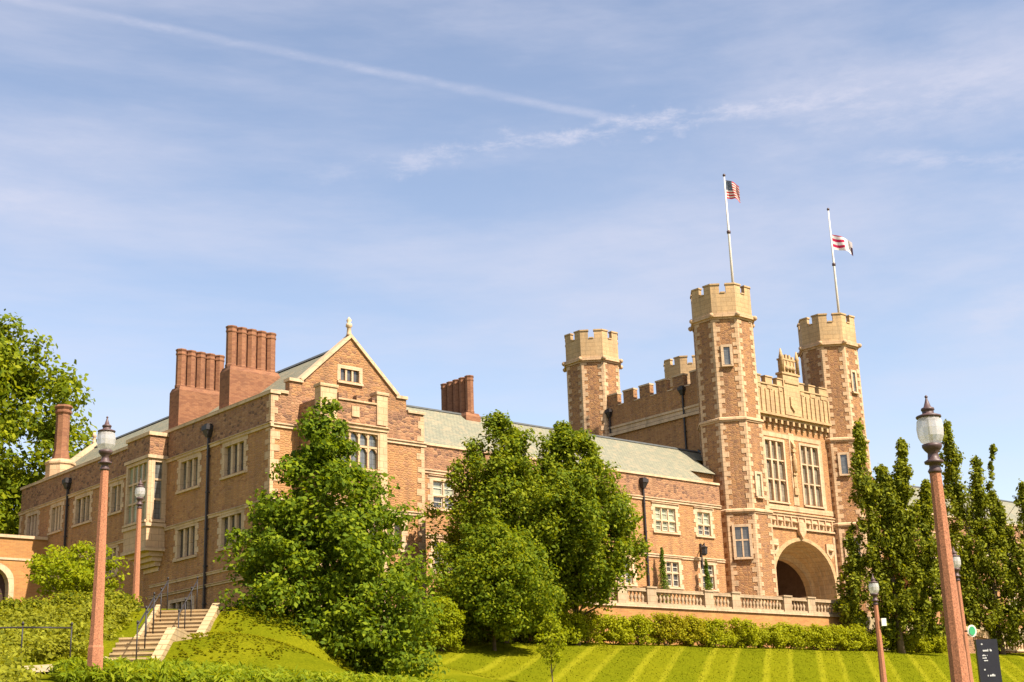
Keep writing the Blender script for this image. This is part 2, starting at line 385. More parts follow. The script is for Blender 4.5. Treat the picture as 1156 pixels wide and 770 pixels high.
class MB:
    def __init__(s): s.v = []; s.f = []; s.sm = []
    def face(s, pts, smooth=False):
        b = len(s.v); s.v += [tuple(p) for p in pts]; s.f.append(tuple(range(b, b + len(pts)))); s.sm.append(smooth)
    def hexa(s, P):
        b = len(s.v); s.v += [tuple(p) for p in P]
        for q in ((0, 3, 2, 1), (4, 5, 6, 7), (0, 1, 5, 4), (1, 2, 6, 5), (2, 3, 7, 6), (3, 0, 4, 7)):
            s.f.append(tuple(b + i for i in q)); s.sm.append(False)
    def box(s, x0, x1, y0, y1, z0, z1):
        s.hexa([(x0, y0, z0), (x1, y0, z0), (x1, y1, z0), (x0, y1, z0), (x0, y0, z1), (x1, y0, z1), (x1, y1, z1), (x0, y1, z1)])
    def fbox(s, fr, u0, u1, n0, n1, z0, z1, slope=0.0):
        """slope drops the outer edge of the top (weathered sills and strings)"""
        s.hexa([fr.p(u0, n1, z0), fr.p(u1, n1, z0), fr.p(u1, n0, z0), fr.p(u0, n0, z0),
                fr.p(u0, n1, z1 - slope), fr.p(u1, n1, z1 - slope), fr.p(u1, n0, z1), fr.p(u0, n0, z1)])
    def prism(s, poly, z0, z1):
        n = len(poly); b = len(s.v)
        s.v += [(x, y, z0) for x, y in poly] + [(x, y, z1) for x, y in poly]
        s.f.append(tuple(b + i for i in reversed(range(n)))); s.f.append(tuple(b + n + i for i in range(n))); s.sm += [False, False]
        for i in range(n):
            j = (i + 1) % n
            s.f.append((b + i, b + j, b + n + j, b + n + i)); s.sm.append(False)
    def extr(s, pts, d):
        """flat polygon (3-d points) pushed along the vector d"""
        n = len(pts); b = len(s.v); d = Vector(d)
        s.v += [tuple(p) for p in pts] + [tuple(Vector(p) + d) for p in pts]
        s.f.append(tuple(b + i for i in reversed(range(n)))); s.f.append(tuple(b + n + i for i in range(n))); s.sm += [False, False]
        for i in range(n):
            j = (i + 1) % n
            s.f.append((b + i, b + j, b + n + j, b + n + i)); s.sm.append(False)
    def lathe(s, prof, c=(0, 0, 0), seg=12, smooth=True, rot=0.0):
        b = len(s.v); k = len(prof)
        for r_, z in prof:
            for i in range(seg):
                a = 2 * math.pi * i / seg + rot
                s.v.append((c[0] + r_ * math.cos(a), c[1] + r_ * math.sin(a), c[2] + z))
        for j in range(k - 1):
            for i in range(seg):
                i2 = (i + 1) % seg
                s.f.append((b + j * seg + i, b + j * seg + i2, b + (j + 1) * seg + i2, b + (j + 1) * seg + i)); s.sm.append(smooth)
        s.f.append(tuple(b + i for i in reversed(range(seg)))); s.f.append(tuple(b + (k - 1) * seg + i for i in range(seg))); s.sm += [False, False]
    def tube(s, pts, rad, seg=6, smooth=True):
        pts = [Vector(p) for p in pts]; b = len(s.v); n = len(pts)
        if isinstance(rad, (int, float)): rad = [rad] * n
        for i, p in enumerate(pts):
            d = (pts[min(i + 1, n - 1)] - pts[max(i - 1, 0)]).normalized()
            a = d.cross(Vector((0.31, 0.95, 0.1)) if abs(d.z) > .5 else Vector((0, 0, 1))).normalized(); c = d.cross(a)
            for k in range(seg):
                t = 2 * math.pi * k / seg
                s.v.append(tuple(p + (a * math.cos(t) + c * math.sin(t)) * rad[i]))
        for i in range(n - 1):
            for k in range(seg):
                k2 = (k + 1) % seg
                s.f.append((b + i * seg + k, b + i * seg + k2, b + (i + 1) * seg + k2, b + (i + 1) * seg + k)); s.sm.append(smooth)
        s.f.append(tuple(b + i for i in reversed(range(seg)))); s.f.append(tuple(b + (n - 1) * seg + i for i in range(seg))); s.sm += [False, False]
    def build(s, name, mat, parent=None):
        o = org_of(parent) if parent is not None else Vector((0, 0, 0))
        me = bpy.data.meshes.new(name)
        me.from_pydata([(x - o.x, y - o.y, z - o.z) for x, y, z in s.v], [], s.f)
        me.polygons.foreach_set('use_smooth', s.sm)
        me.update()
        return link_mesh(name, me, mat, parent)

def oct_pts(cx, cy_, A):
    """octagon by apothem: -X face first, then the diagonal facing the camera, then the east face"""
    t = A * T8
    return [(cx - A, cy_ + t), (cx - A, cy_ - t), (cx - t, cy_ - A), (cx + t, cy_ - A), (cx + A, cy_ - t), (cx + A, cy_ + t), (cx + t, cy_ + A), (cx - t, cy_ + A)]

def wall_panel(mb, fr, u0, u1, z0, z1, holes, depth=0.32):
    """outer skin of a wall with real openings and their reveals"""
    us = sorted({u0, u1, *[h[0] for h in holes], *[h[1] for h in holes]})
    zs = sorted({z0, z1, *[h[2] for h in holes], *[h[3] for h in holes]})
    for a, b in zip(us, us[1:]):
        run = None
        for c, d in zip(zs, zs[1:]):
            um, zm = (a + b) / 2, (c + d) / 2
            if any(h[0] < um < h[1] and h[2] < zm < h[3] for h in holes):
                continue
            mb.face([fr.p(a, 0, c), fr.p(b, 0, c), fr.p(b, 0, d), fr.p(a, 0, d)])
    for h in holes:
        a, b, c, d = h
        mb.face([fr.p(a, 0, c), fr.p(a, 0, d), fr.p(a, -depth, d), fr.p(a, -depth, c)])
        mb.face([fr.p(b, 0, d), fr.p(b, 0, c), fr.p(b, -depth, c), fr.p(b, -depth, d)])
        mb.face([fr.p(a, 0, d), fr.p(b, 0, d), fr.p(b, -depth, d), fr.p(a, -depth, d)])
        mb.face([fr.p(b, 0, c), fr.p(a, 0, c), fr.p(a, -depth, c), fr.p(b, -depth, c)])
        mb.face([fr.p(a, -depth, c), fr.p(b, -depth, c), fr.p(b, -depth, d), fr.p(a, -depth, d)])

def window(parent, fr, u0, u1, z0, z1, cols, trans=(), pane='glass', quoin=True, stone='stone_plain', bars=False, recess=0.2, proud=0.03, upper=None, arched=False, mw=.06):
    """u0..u1, z0..z1 is the opening; surround, mullions and transoms are one stone frame, with panes and sill as its own pieces"""
    mb = MB(); rn = random.Random(int(u0 * 100 + z0 * 10))
    j = 0.1
    mb.fbox(fr, u0 + .002, u0 + j, -recess - .1, proud, z0, z1); mb.fbox(fr, u1 - j, u1 - .002, -recess - .1, proud, z0, z1)
    mb.fbox(fr, u0 + j, u1 - j, -recess - .1, proud - .004, z1 - .1, z1 - .002)
    if quoin:
        z = z0 - .2; k = rn.randrange(2)
        while z < z1 + .12:
            h = min(rn.uniform(.26, .4), z1 + .2 - z)
            if h < .05: break
            w1 = (.34 if k % 2 else .17) + rn.uniform(-.03, .03); w2 = (.17 if k % 2 else .34) + rn.uniform(-.03, .03)
            mb.fbox(fr, u0 - w1, u0 - .001, -.05, proud - .002, z, z + h - .012); mb.fbox(fr, u1 + .001, u1 + w2, -.05, proud - .002, z, z + h - .012)
            z += h; k += 1
        mb.fbox(fr, u0, u1, -.05, proud + .002, z1 + .002, z1 + .2)
        mb.fbox(fr, u0 - .3, u1 + .3, -.05, proud + .09, z1 + .2, z1 + .29, .05)
    else:
        mb.fbox(fr, u0 - .12, u0 - .001, -.05, proud - .002, z0 - .1, z1 + .1); mb.fbox(fr, u1 + .001, u1 + .12, -.05, proud - .002, z0 - .1, z1 + .1)
        mb.fbox(fr, u0, u1, -.05, proud + .002, z1 + .002, z1 + .1)
    w = (u1 - u0 - 2 * j) / cols
    tz = [z0, *trans, z1]
    for i in range(1, cols):
        uc = u0 + j + w * i
        mb.fbox(fr, uc - mw, uc + mw, -recess - .08, proud - .07, z0, z1 - .1)
    for t in trans:
        for i in range(cols):
            mb.fbox(fr, u0 + j + w * i + (.06 if i else 0), u0 + j + w * (i + 1) - (.06 if i < cols - 1 else 0), -recess - .08, proud - .075, t - .06, t + .06)
    if arched:
        for zt in (*trans, z1 - .04):
            for i in range(cols):
                a = u0 + j + w * i + (.06 if i else 0); b = u0 + j + w * (i + 1) - (.06 if i < cols - 1 else 0); zz = zt - .06
                for s_, e in ((a, 1), (b, -1)):
                    mb.extr([fr.p(s_, -recess + .02, zz), fr.p(s_ + e * (b - a) * .42, -recess + .02, zz), fr.p(s_ + e * (b - a) * .16, -recess + .02, zz - .1), fr.p(s_, -recess + .02, zz - .26)], fr.n * .1)
    if pane == 'glass_hall': pane = rn.choice(('glass_hall', 'glass_hall', 'glass_grey', 'glass'))
    f = mb.build('window', M[stone], parent)
    pm = MB()
    for i in range(cols):
        for k in range(len(tz) - 1):
            if upper is not None and k == len(tz) - 2: continue
            pm.face([fr.p(u0 + j + w * i, -recess, tz[k]), fr.p(u0 + j + w * (i + 1), -recess, tz[k]), fr.p(u0 + j + w * (i + 1), -recess, tz[k + 1]), fr.p(u0 + j + w * i, -recess, tz[k + 1])])
    pm.build('pane', M[pane], f)
    if upper is not None:
        pm = MB()
        for i in range(cols):
            pm.face([fr.p(u0 + j + w * i, -recess, tz[-2]), fr.p(u0 + j + w * (i + 1), -recess, tz[-2]), fr.p(u0 + j + w * (i + 1), -recess, tz[-1]), fr.p(u0 + j + w * i, -recess, tz[-1])])
        pm.build('pane', M[upper], f)
    if bars:
        bm_ = MB()
        for i in range(cols):
            a = u0 + j + w * i + (.06 if i else 0); b = u0 + j + w * (i + 1) - (.06 if i < cols - 1 else 0)
            for k in range(len(tz) - 1):
                c = tz[k] + (.06 if k else .02); d = tz[k + 1] - (.06 if k < len(tz) - 2 else .1)
                for bx in ((a, a + .05, c, d), (b - .05, b, c, d), (a + .05, b - .05, c, c + .05), (a + .05, b - .05, d - .05, d), (a + .05, b - .05, (c + d) / 2 - .02, (c + d) / 2 + .02)):
                    bm_.fbox(fr, bx[0], bx[1], -recess + .004, -recess + .06, bx[2], bx[3])
        bm_.build('sash', M['sash'], f)
    sm = MB(); sm.fbox(fr, u0 - (.25 if quoin else .12), u1 + (.25 if quoin else .12), -recess - .05, proud + .1, z0 - .2, z0 - .002, .07)
    sm.build('sill', M[stone], f)
    return (u0, u1, z0, z1)

def string_course(mb, fr, u0, u1, z, h=0.3, out=0.14):
    mb.fbox(fr, u0, u1, -.1, out, z - h * .45, z, h * .3)
    mb.fbox(fr, u0, u1, -.1, out * .55, z - h, z - h * .45)

def downpipe(parent, fr, u, ztop, zbot, head=True, elbow=None):
    mb = MB()
    mb.fbox(fr, u - .065, u + .065, .06, .19, zbot, ztop)
    z = ztop - 1.2
    while z > zbot + .3:
        mb.fbox(fr, u - .1, u + .1, .001, .21, z, z + .08); z -= 2.1
    if elbow: mb.tube(elbow, .1)
    o = mb.build('downpipe', M['iron'], parent)
    if head:
        h = MB()
        h.hexa([fr.p(u - .12, .27, ztop - .05), fr.p(u + .12, .27, ztop - .05), fr.p(u + .12, .01, ztop - .05), fr.p(u - .12, .01, ztop - .05),
                fr.p(u - .27, .42, ztop + .35), fr.p(u + .27, .42, ztop + .35), fr.p(u + .27, .01, ztop + .35), fr.p(u - .27, .01, ztop + .35)])
        h.fbox(fr, u - .3, u + .3, .01, .45, ztop + .35, ztop + .62)
        h.fbox(fr, u - .2, u + .2, .01, .35, ztop + .62, ztop + .72)
        h.build('rain_head', M['iron'], o)
    return o

def corner_quoins(mb, c, d1, d2, z0, z1, seed, wlo=.24, whi=.5, t=.03):
    """toothed stones wrapped round a convex corner c; d1, d2 run along its two walls"""
    rn = random.Random(seed); z = z0; k = 0
    d1 = Vector((*d1, 0)).normalized(); d2 = Vector((*d2, 0)).normalized(); c = Vector((*c, 0))
    o = -(d1 + d2); o = o.normalized() * (t / max(.2, math.sin(math.acos(max(-1, min(1, d1.dot(d2)))) / 2)))
    while z < z1 - .05:
        h = min(rn.uniform(.3, .46), z1 - z)
        wa, wb = (wlo, whi) if k % 2 else (whi, wlo)
        wa += rn.uniform(-.05, .05); wb += rn.uniform(-.05, .05)
        n1 = Vector((d1.y, -d1.x, 0)); n1 = n1 if n1.dot(o) > 0 else -n1
        n2 = Vector((d2.y, -d2.x, 0)); n2 = n2 if n2.dot(o) > 0 else -n2
        P = [c + o, c + d1 * wa + n1 * t, c + d1 * wa - n1 * .05, c - o * 2, c + d2 * wb - n2 * .05, c + d2 * wb + n2 * t]
        mb.prism([(p.x, p.y) for p in P], z, z + h - .012)
        z += h; k += 1

# ------------------------------------------------------------------ terrain
CP = []
def lawn_plane(y): return 5.22 - .279 * (58 - y)
for x in range(44, 104, 10):
    for y in (46, 49, 52, 55, 58):
        CP.append((x, y, lawn_plane(y)))
    CP.append((x, 60.5, 5.45)); CP.append((x, 75, 7.6)); CP.append((x, 40, .75)); CP.append((x, 33, .2))
CP += [(0, 0, -1.6), (17.9, 11, -.6), (8, 8, -1.2), (12.4, 27.3, 1.5), (23.84, 49.56, 4.9), (24.5, 46, 4.5),
       (28, 53, 5.4), (36, 64, 6.9), (36, 80, 7.7), (36, 98, 8.6), (30, 92, 9.2), (13.85, 26.6, 1.35), (15.4, 25.7, 1.25), (17, 24.8, 1.15), (18.3, 23.9, 1.0), (22, 28, 1.1), (25, 37.4, 2.0), (28, 45, 4.15), (33, 50, 4.5), (22, 34.5, 2.0), (40.4, 53.2, 3.86),
       (33, 43, 2.75), (11, 27.9, 1.35), (7, 22, .6), (14.6, 37.2, 2.75), (10, 45, 3.6), (16, 46, 3.95), (0, 60, 5.4), (20, 60, 5.7), (0, 30, 1.8), (-20, 0, -1.7), (-30, 40, 3.0), (-30, 90, 8), (30, 25, -.1), (45, 31, .1),
       (40, 10, -1.0), (60, 20, -.6), (90, 20, -.6), (110, 40, .75), (110, 58, 5.2), (110, 80, 7.8), (45, 110, 8.6), (80, 110, 8.2), (110, 110, 8.2), (10, 110, 9), (70, 0, -1.6), (110, 0, -1.8), (30, -20, -2), (0, -20, -2.2)]
sd = Vector((.60, .80, 0)).normalized(); sn = Vector((sd.y, -sd.x, 0))
s1 = Vector((15.4, 32.2, 0)); n1, r1, t1 = 6, .15, .34; zb1 = 2.0
w1 = 1.15
zl = zb1 + n1 * r1; l0 = s1 + sd * (n1 * t1); l1 = l0 + sd * 3.4
s2 = l1; n2 = 9; r2 = .145; zt2 = zl + n2 * r2; s3 = s2 + sd * (n2 * .36)
for p_, z_ in ((s1 - sd * .4, zb1 + .02), (l0, zl + .06), ((l0 + l1) / 2, zl + .04), (l1, zl + .1), ((l1 + s3) / 2, (zl + zt2) / 2 + .1), (s3, zt2 + .03)):
    CP.append((*(p_ + sn * 1.25).xy, z_ + .04)); CP.append((*(p_ + sn * 3.6).xy, z_ - .3)); CP.append((*(p_ - sn * 1.1).xy, z_ + .02)); CP.append((*p_.xy, z_ - .25))
CP.append((*(s3 + sd * 1.2).xy, zt2 + .02)); CP.append((*(s1 - sd * 2).xy, zb1 - .15))
CP = np.array(CP, float)
def tps(r): return np.where(r > 1e-9, r * r * np.log(np.maximum(r, 1e-9)), 0.0)
_n = len(CP); _D = np.hypot(CP[:, None, 0] - CP[None, :, 0], CP[:, None, 1] - CP[None, :, 1])
_A = np.zeros((_n + 3, _n + 3)); _A[:_n, :_n] = tps(_D) + np.eye(_n) * 0.6
_A[:_n, _n] = 1; _A[:_n, _n + 1:] = CP[:, :2]; _A[_n, :_n] = 1; _A[_n + 1:, :_n] = CP[:, :2].T
_w = np.linalg.solve(_A, np.concatenate([CP[:, 2], [0, 0, 0]]))
def ground_np(x, y):
    x = np.asarray(x, float); y = np.asarray(y, float)
    sh = x.shape; x = x.ravel(); y = y.ravel()
    xc = np.clip(x, -30, 115); yc = np.clip(y, -20, 112)
    r = np.hypot(xc[:, None] - CP[None, :, 0], yc[:, None] - CP[None, :, 1])
    z = tps(r) @ _w[:_n] + _w[_n] + xc * _w[_n + 1] + yc * _w[_n + 2]
    return z.reshape(sh)
def ground(x, y): return float(ground_np(np.array([x]), np.array([y]))[0])

def grid_mesh(name, xs, ys, mat, zoff=0.0):
    X, Y = np.meshgrid(xs, ys); Z = ground_np(X, Y) + zoff
    nx, ny = len(xs), len(ys)
    V = np.stack([X, Y, Z], -1).reshape(-1, 3)
    i = np.arange(nx - 1)[None, :] + nx * np.arange(ny - 1)[:, None]
    Fq = np.stack([i, i + 1, i + 1 + nx, i + nx], -1).reshape(-1, 4)
    me = bpy.data.meshes.new(name); me.from_pydata(V.tolist(), [], Fq.tolist())
    me.polygons.foreach_set('use_smooth', [True] * len(Fq)); me.update()
    o = link_mesh(name, me, mat); return o
xs = np.concatenate([[-1500, -700, -300, -120, -60], np.arange(-40, 126, 1.5), [140, 200, 400, 900, 1500]])
ys = np.concatenate([[-1500, -700, -300, -120, -50], np.arange(-24, 121, 1.5), [135, 200, 400, 900, 1500]])
gr = grid_mesh('lawn', xs, ys, M['lawn'])
gr['kind'] = 'structure'; gr['label'] = 'bright green mown lawn bank with pale stripes below the terrace'

# ------------------------------------------------------------------ gatehouse
TY = 73.2; LX, RX = 88.1, 102.9; RY = 90.3
GC = 95.5; GW = 72.6
gate = thing('gatehouse', 'castellated gatehouse with four octagonal towers and a wide entrance arch', 'gatehouse', (GC, 80, 8.2))

def tower(cx, cy_, full=True, seed=1, z_low=7.0):
    mb = MB()
    if full:
        mb.prism(oct_pts(cx, cy_, 2.62), z_low, 17.2); mb.prism(oct_pts(cx, cy_, 2.5), 17.2, 24.8)
    mb.prism(oct_pts(cx, cy_, 2.42), 24.8 if full else z_low + 8, 33.7)
    t = mb.build('tower', M['rubble'], gate)
    for A, a, b in (((2.62, z_low, 17.0), (2.5, 17.42, 24.6), (2.42, 25.02, 33.6)) if full else ((2.42, 20, 33.6),)):
        P = oct_pts(cx, cy_, A)
        for i in range(8):
            c = P[i]; l = P[i - 1]; r_ = P[(i + 1) % 8]
            q = MB(); corner_quoins(q, c, (l[0] - c[0], l[1] - c[1]), (r_[0] - c[0], r_[1] - c[1]), a, b, seed * 50 + i, .2, .5)
            q.build('corner_stones', M['stone'], t)
    if full:
        for z, A in ((17.2, 2.62), (24.8, 2.5)):
            s = MB()
            s.prism(oct_pts(cx, cy_, A + .08), z - .16, z - .02); s.prism(oct_pts(cx, cy_, A + .17), z - .02, z + .14)
            b0 = oct_pts(cx, cy_, A + .17); b1 = oct_pts(cx, cy_, A - .06)
            for i in range(8):
                k = (i + 1) % 8
                s.face([(*b0[i], z + .14), (*b0[k], z + .14), (*b1[k], z + .26), (*b1[i], z + .26)])
            s.build('string_course', M['stone'], t)
    s = MB()
    s.prism(oct_pts(cx, cy_, 2.5), 33.45, 33.62); s.prism(oct_pts(cx, cy_, 2.66), 33.62, 33.85); s.prism(oct_pts(cx, cy_, 2.58), 33.85, 33.98)
    P = oct_pts(cx, cy_, 2.66)
    for p in P: s.lathe([(.08, -.16), (.2, -.04), (.2, .14), (.08, .24)], (p[0], p[1], 33.72), 8)
    s.build('string_course', M['stone'], t)
    bt = MB(); A = 2.45
    out = oct_pts(cx, cy_, A); inn = oct_pts(cx, cy_, A - .34)
    for i in range(8):
        k = (i + 1) % 8
        bt.hexa([(*out[i], 33.98), (*out[k], 33.98), (*inn[k], 33.98), (*inn[i], 33.98), (*out[i], 35.75), (*out[k], 35.75), (*inn[k], 35.75), (*inn[i], 35.75)])
        # merlon wrapped round corner i
        c = Vector((*out[i], 0)); l = (Vector((*out[i - 1], 0)) - c).normalized(); r_ = (Vector((*out[k], 0)) - c).normalized()
        ci = Vector((*inn[i], 0)); w = .74
        nl = Vector((-(l.y), l.x, 0)); nl = nl if nl.dot(ci - c) > 0 else -nl
        nr = Vector((-(r_.y), r_.x, 0)); nr = nr if nr.dot(ci - c) > 0 else -nr
        Pm = [c, c + l * w, c + l * w + nl * .34, ci, c + r_ * w + nr * .34, c + r_ * w]
        bt.prism([(p.x, p.y) for p in Pm], 35.752, 36.46)
        o2 = (c - ci).normalized() * .07
        Pc = [c + o2, c + l * (w + .06) - nl * .06, c + l * (w + .06) + nl * .4, ci - o2, c + r_ * (w + .06) + nr * .4, c + r_ * (w + .06) - nr * .06]
        bt.prism([(p.x, p.y) for p in Pc], 36.463, 36.6)
        # coping of the gap
        g0 = c + r_ * (w + .06); c2 = Vector((*out[k], 0)); g1 = c2 - r_ * (w + .06)
        Pg = [g0 - nr * .06, g1 - nr * .06, g1 + nr * .4, g0 + nr * .4]
        bt.prism([(p.x, p.y) for p in Pg], 35.752, 35.86)
    bt.prism(oct_pts(cx, cy_, A - .35), 34.2, 34.6)
    bt.build('battlement', M['stone_gold'], t)
    return t
tower(LX, TY, True, 1); tower(RX, TY, True, 2); tower(88.3, 89.4, False, 3, 9); tower(RX, RY, False, 4, 9)

def diag_fr(cx, A):
    P = oct_pts(cx, TY, A); return Fr(P[1], (1, -1)), math.dist(P[1], P[2])
def east_fr(cx, A):
    P = oct_pts(cx, TY, A); return Fr(P[2], (1, 0)), math.dist(P[2], P[3])
def tower_window(fr, uc, w, z0, z1, cols=1, trans=(), pane='glass_grey'):
    window(gate, fr, uc - w / 2, uc + w / 2, z0, z1, cols, trans, pane, False, recess=-.02, proud=.14)
fr, L = diag_fr(LX, 2.62); tower_window(fr, L / 2, 1.3, 13.55, 16.05, 2, (14.9,), 'glass')
fr, L = diag_fr(LX, 2.42); tower_window(fr, L / 2 - .05, .72, 29.5, 31.1)
fr, L = east_fr(LX, 2.5); tower_window(fr, L / 2 - .1, .7, 18.5, 20.4, 1, (), 'glass_pale')
fr, L = diag_fr(RX, 2.5); tower_window(fr, L / 2 - .05, .78, 21.75, 23.55)
fr, L = east_fr(RX, 2.42); tower_window(fr, L / 2 - .1, .62, 29.3, 31.2)
fr, L = diag_fr(RX, 2.62); tower_window(fr, L / 2, 1.3, 13.55, 16.05, 2, (14.9,), 'glass')

# central wall with two great windows and the arch
EF = Fr((0, GW), (1, 0))
def arch_pts(hw, zs, zt, n=9, zb=8.2):
    """four-centred curve from the left spring over the apex to the right spring"""
    L_ = []
    for i in range(n + 1):
        a = math.pi / 2 * i / n
        x = -hw * math.cos(a) ** 0.92; z = zs + (zt - zs) * (math.sin(a) ** 0.86) * (1 - .04 * math.sin(2 * a))
        L_.append((x, z))
    return L_ + [(-x, z) for x, z in reversed(L_[:-1])]
HW, ZS, ZT = 4.12, 11.4, 15.6
cw = MB(); cw.fbox(EF, 90.2, 91.0, -1, -.002, 7, 26)
hol = [(91.56, 94.2, 18.8, 24.1), (96.4, 99.02, 18.8, 24.1)]
wall_panel(cw, EF, 90.2, 100.9, 16.0, 28.6, hol)
ap = arch_pts(HW, ZS, ZT)
for s_ in (-1, 1):
    a = [(GC - 5.3, GC - HW), (GC + HW, GC + 5.4)][0 if s_ < 0 else 1]
    cw.face([EF.p(a[0], 0, 7), EF.p(a[1], 0, 7), EF.p(a[1], 0, ZS), EF.p(a[0], 0, ZS)])
    cw.face([EF.p(a[0], 0, ZS), EF.p(a[1], 0, ZS), EF.p(a[1], 0, 16), EF.p(a[0], 0, 16)])
for (x0, z0), (x1, z1) in zip(ap, ap[1:]):
    cw.face([EF.p(GC + x0, 0, z0), EF.p(GC + x1, 0, z1), EF.p(GC + x1, 0, 16), EF.p(GC + x0, 0, 16)])
cw.box(90.2, 100.9, 74, 90, 7.5, 28.6) if False else None
cwo = cw.build('entrance_wall', M['brick'], gate)
for h in hol:
    window(gate, EF, h[0], h[1], h[2], h[3], 3, (20.65, 22.35), 'glass_warm', False, 'stone_plain', arched=True, recess=.24, proud=.06, mw=.11)

# arch: moulded rings, vaulted reveal, lobby behind
ar = MB(); DY = 2.15; ap2 = arch_pts(3.9, 11.1, 14.55)
full1 = [(-HW, 8.2)] + ap + [(HW, 8.2)]; full2 = [(-3.9, 8.2)] + ap2 + [(3.9, 8.2)]
steps_ = [(0.09, full1, 1.0)]
def ring(mb, pa, ya, pb, yb):
    for (a, b, c, d) in zip(pa, pa[1:], pb[1:], pb):
        mb.face([(GC + a[0], ya, a[1]), (GC + b[0], ya, b[1]), (GC + c[0], yb, c[1]), (GC + d[0], yb, d[1])], False)
def off(p, k): return [(x * (1 + k / HW), z + (k * .9 if z > 8.3 else 0)) for x, z in p]
o1 = off(full1, .32)
ring(ar, o1, GW - .0, o1, GW - .1); ring(ar, o1, GW - .1, full1, GW - .1)
lerp = lambda A_, B_, t: [((1 - t) * a[0] + t * b[0], (1 - t) * a[1] + t * b[1]) for a, b in zip(A_, B_)]
prev, py = full1, GW - .1
for t, yy in ((.10, .15), (.16, .5), (.24, .55), (.3, 1.0), (.42, 1.05), (.5, 1.5), (.62, 1.55), (.72, 2.0), (.86, 2.05), (1, DY)):
    cur = lerp(full1, full2, t); ring(ar, prev, py, cur, GW + yy); prev, py = cur, GW + yy
ring(ar, full2, GW + DY, off(full2, -.25), GW + DY + .02)
in3 = off(full2, -.25); ring(ar, in3, GW + DY + .02, in3, GW + DY + .6)
aro = ar.build('arch', M['stone_gold'], gate)
lob = MB()
lob.face([(89, 75.35, 8.3), (102, 75.35, 8.3), (102, 84, 8.3), (89, 84, 8.3)])
lob.face([(89, 75.35, 15.5), (89, 84, 15.5), (102, 84, 15.5), (102, 75.35, 15.5)])
lob.face([(89, 84, 8.3), (102, 84, 8.3), (102, 84, 15.5), (89, 84, 15.5)])
lob.face([(89, 75.35, 8.3), (89, 84, 8.3), (89, 84, 15.5), (89, 75.35, 15.5)]); lob.face([(102, 75.35, 8.3), (102, 75.35, 15.5), (102, 84, 15.5), (102, 84, 8.3)])
p3 = [(GC + x, z) for x, z in in3]; lobY = GW + DY + .61
for a, b in zip(p3[1:-1], p3[2:-1]): lob.face([(a[0], lobY, a[1]), (b[0], lobY, b[1]), (b[0], lobY, 15.5), (a[0], lobY, 15.5)])
lob.build('lobby', M['dark_inside'], gate)
dr = MB()
dr.box(93.0, 98.0, 83.6, 83.9, 8.3, 12.2)
dro = dr.build('door', M['door'], gate)
dg = MB()
for k in range(4):
    a = 93.2 + k * 1.2; dg.box(a, a + .95, 83.55, 83.6, 9.0, 11.8)
dg.build('glazing', M['glass_grey'], dro)
# stone strips, frieze, shields
st = MB()
st.fbox(EF, 90.6, 91.15, -.1, .05, 8, 16.2); st.fbox(EF, 99.9, 100.45, -.1, .05, 8, 16.2)
st.fbox(EF, 94.95, 95.65, -.1, .05, 18.6, 24.9)
st.fbox(EF, 91.1, 91.42, -.1, .03, 18.5, 24.6); st.fbox(EF, 99.16, 99.5, -.1, .03, 18.5, 24.6)
st.fbox(EF, 91.2, 99.5, -.1, .04, 24.35, 24.75); st.fbox(EF, 90.5, 100.6, -.1, .06, 18.05, 18.55, .1)
st.build('stone_strip', M['stone'], gate)
ni = MB()
ni.fbox(EF, 95.05, 95.55, .05, .22, 21.2, 21.4); ni.fbox(EF, 95.08, 95.52, .05, .3, 23.2, 23.6, .2); ni.fbox(EF, 95.15, 95.45, .05, .35, 23.6, 24.3, .5)
ni.lathe([(.1, 0), (.2, .15), (.18, .7), (.22, 1.1), (.13, 1.3), (.14, 1.5), (.06, 1.68)], (95.3, GW - .2, 21.42), 8)
ni.fbox(EF, 95.02, 95.58, .05, .2, 19.5, 20.1); ni.fbox(EF, 95.12, 95.48, .05, .12, 20.2, 21.1)
ni.build('niche_statue', M['stone_gold'], gate)
fz = MB()
string_course(fz, EF, 90.4, 100.7, 17.95, .4, .22)
fz.fbox(EF, 91.2, 100.2, -.1, .03, 16.55, 17.55)
fz.fbox(EF, 91.2, 100.2, -.1, .16, 16.5, 16.72, .06)
x = 91.4
while x < 100:
    fz.fbox(EF, x - .06, x + .06, .03, .16, 16.72, 17.55)
    fz.lathe([(.05, 0), (.24, .05), (.24, .2), (.05, .28)], (x + .47, GW - .1, 16.98), 8)
    x += .94
fz.build('frieze', M['stone'], gate)
sh = MB()
for xc in (91.75, 99.25):
    sh = MB()
    sh.extr([EF.p(xc - .5, .02, 15.55), EF.p(xc + .5, .02, 15.55), EF.p(xc + .5, .02, 14.7), EF.p(xc, .02, 14.2), EF.p(xc - .5, .02, 14.7)], EF.n * .12)
    sh.lathe([(.1, 0), (.3, .06), (.3, .2), (.1, .3)], (xc, GW - .14, 14.85), 8); sh.build('carved_shield', M['stone'], gate)
sh = MB(); sh.extr([EF.p(94.95, .04, 17.1), EF.p(95.85, .04, 17.1), EF.p(95.85, .04, 16.3), EF.p(95.4, .04, 15.75), EF.p(94.95, .04, 16.3)], EF.n * .3)
sh.build('carved_shield', M['stone'], gate)
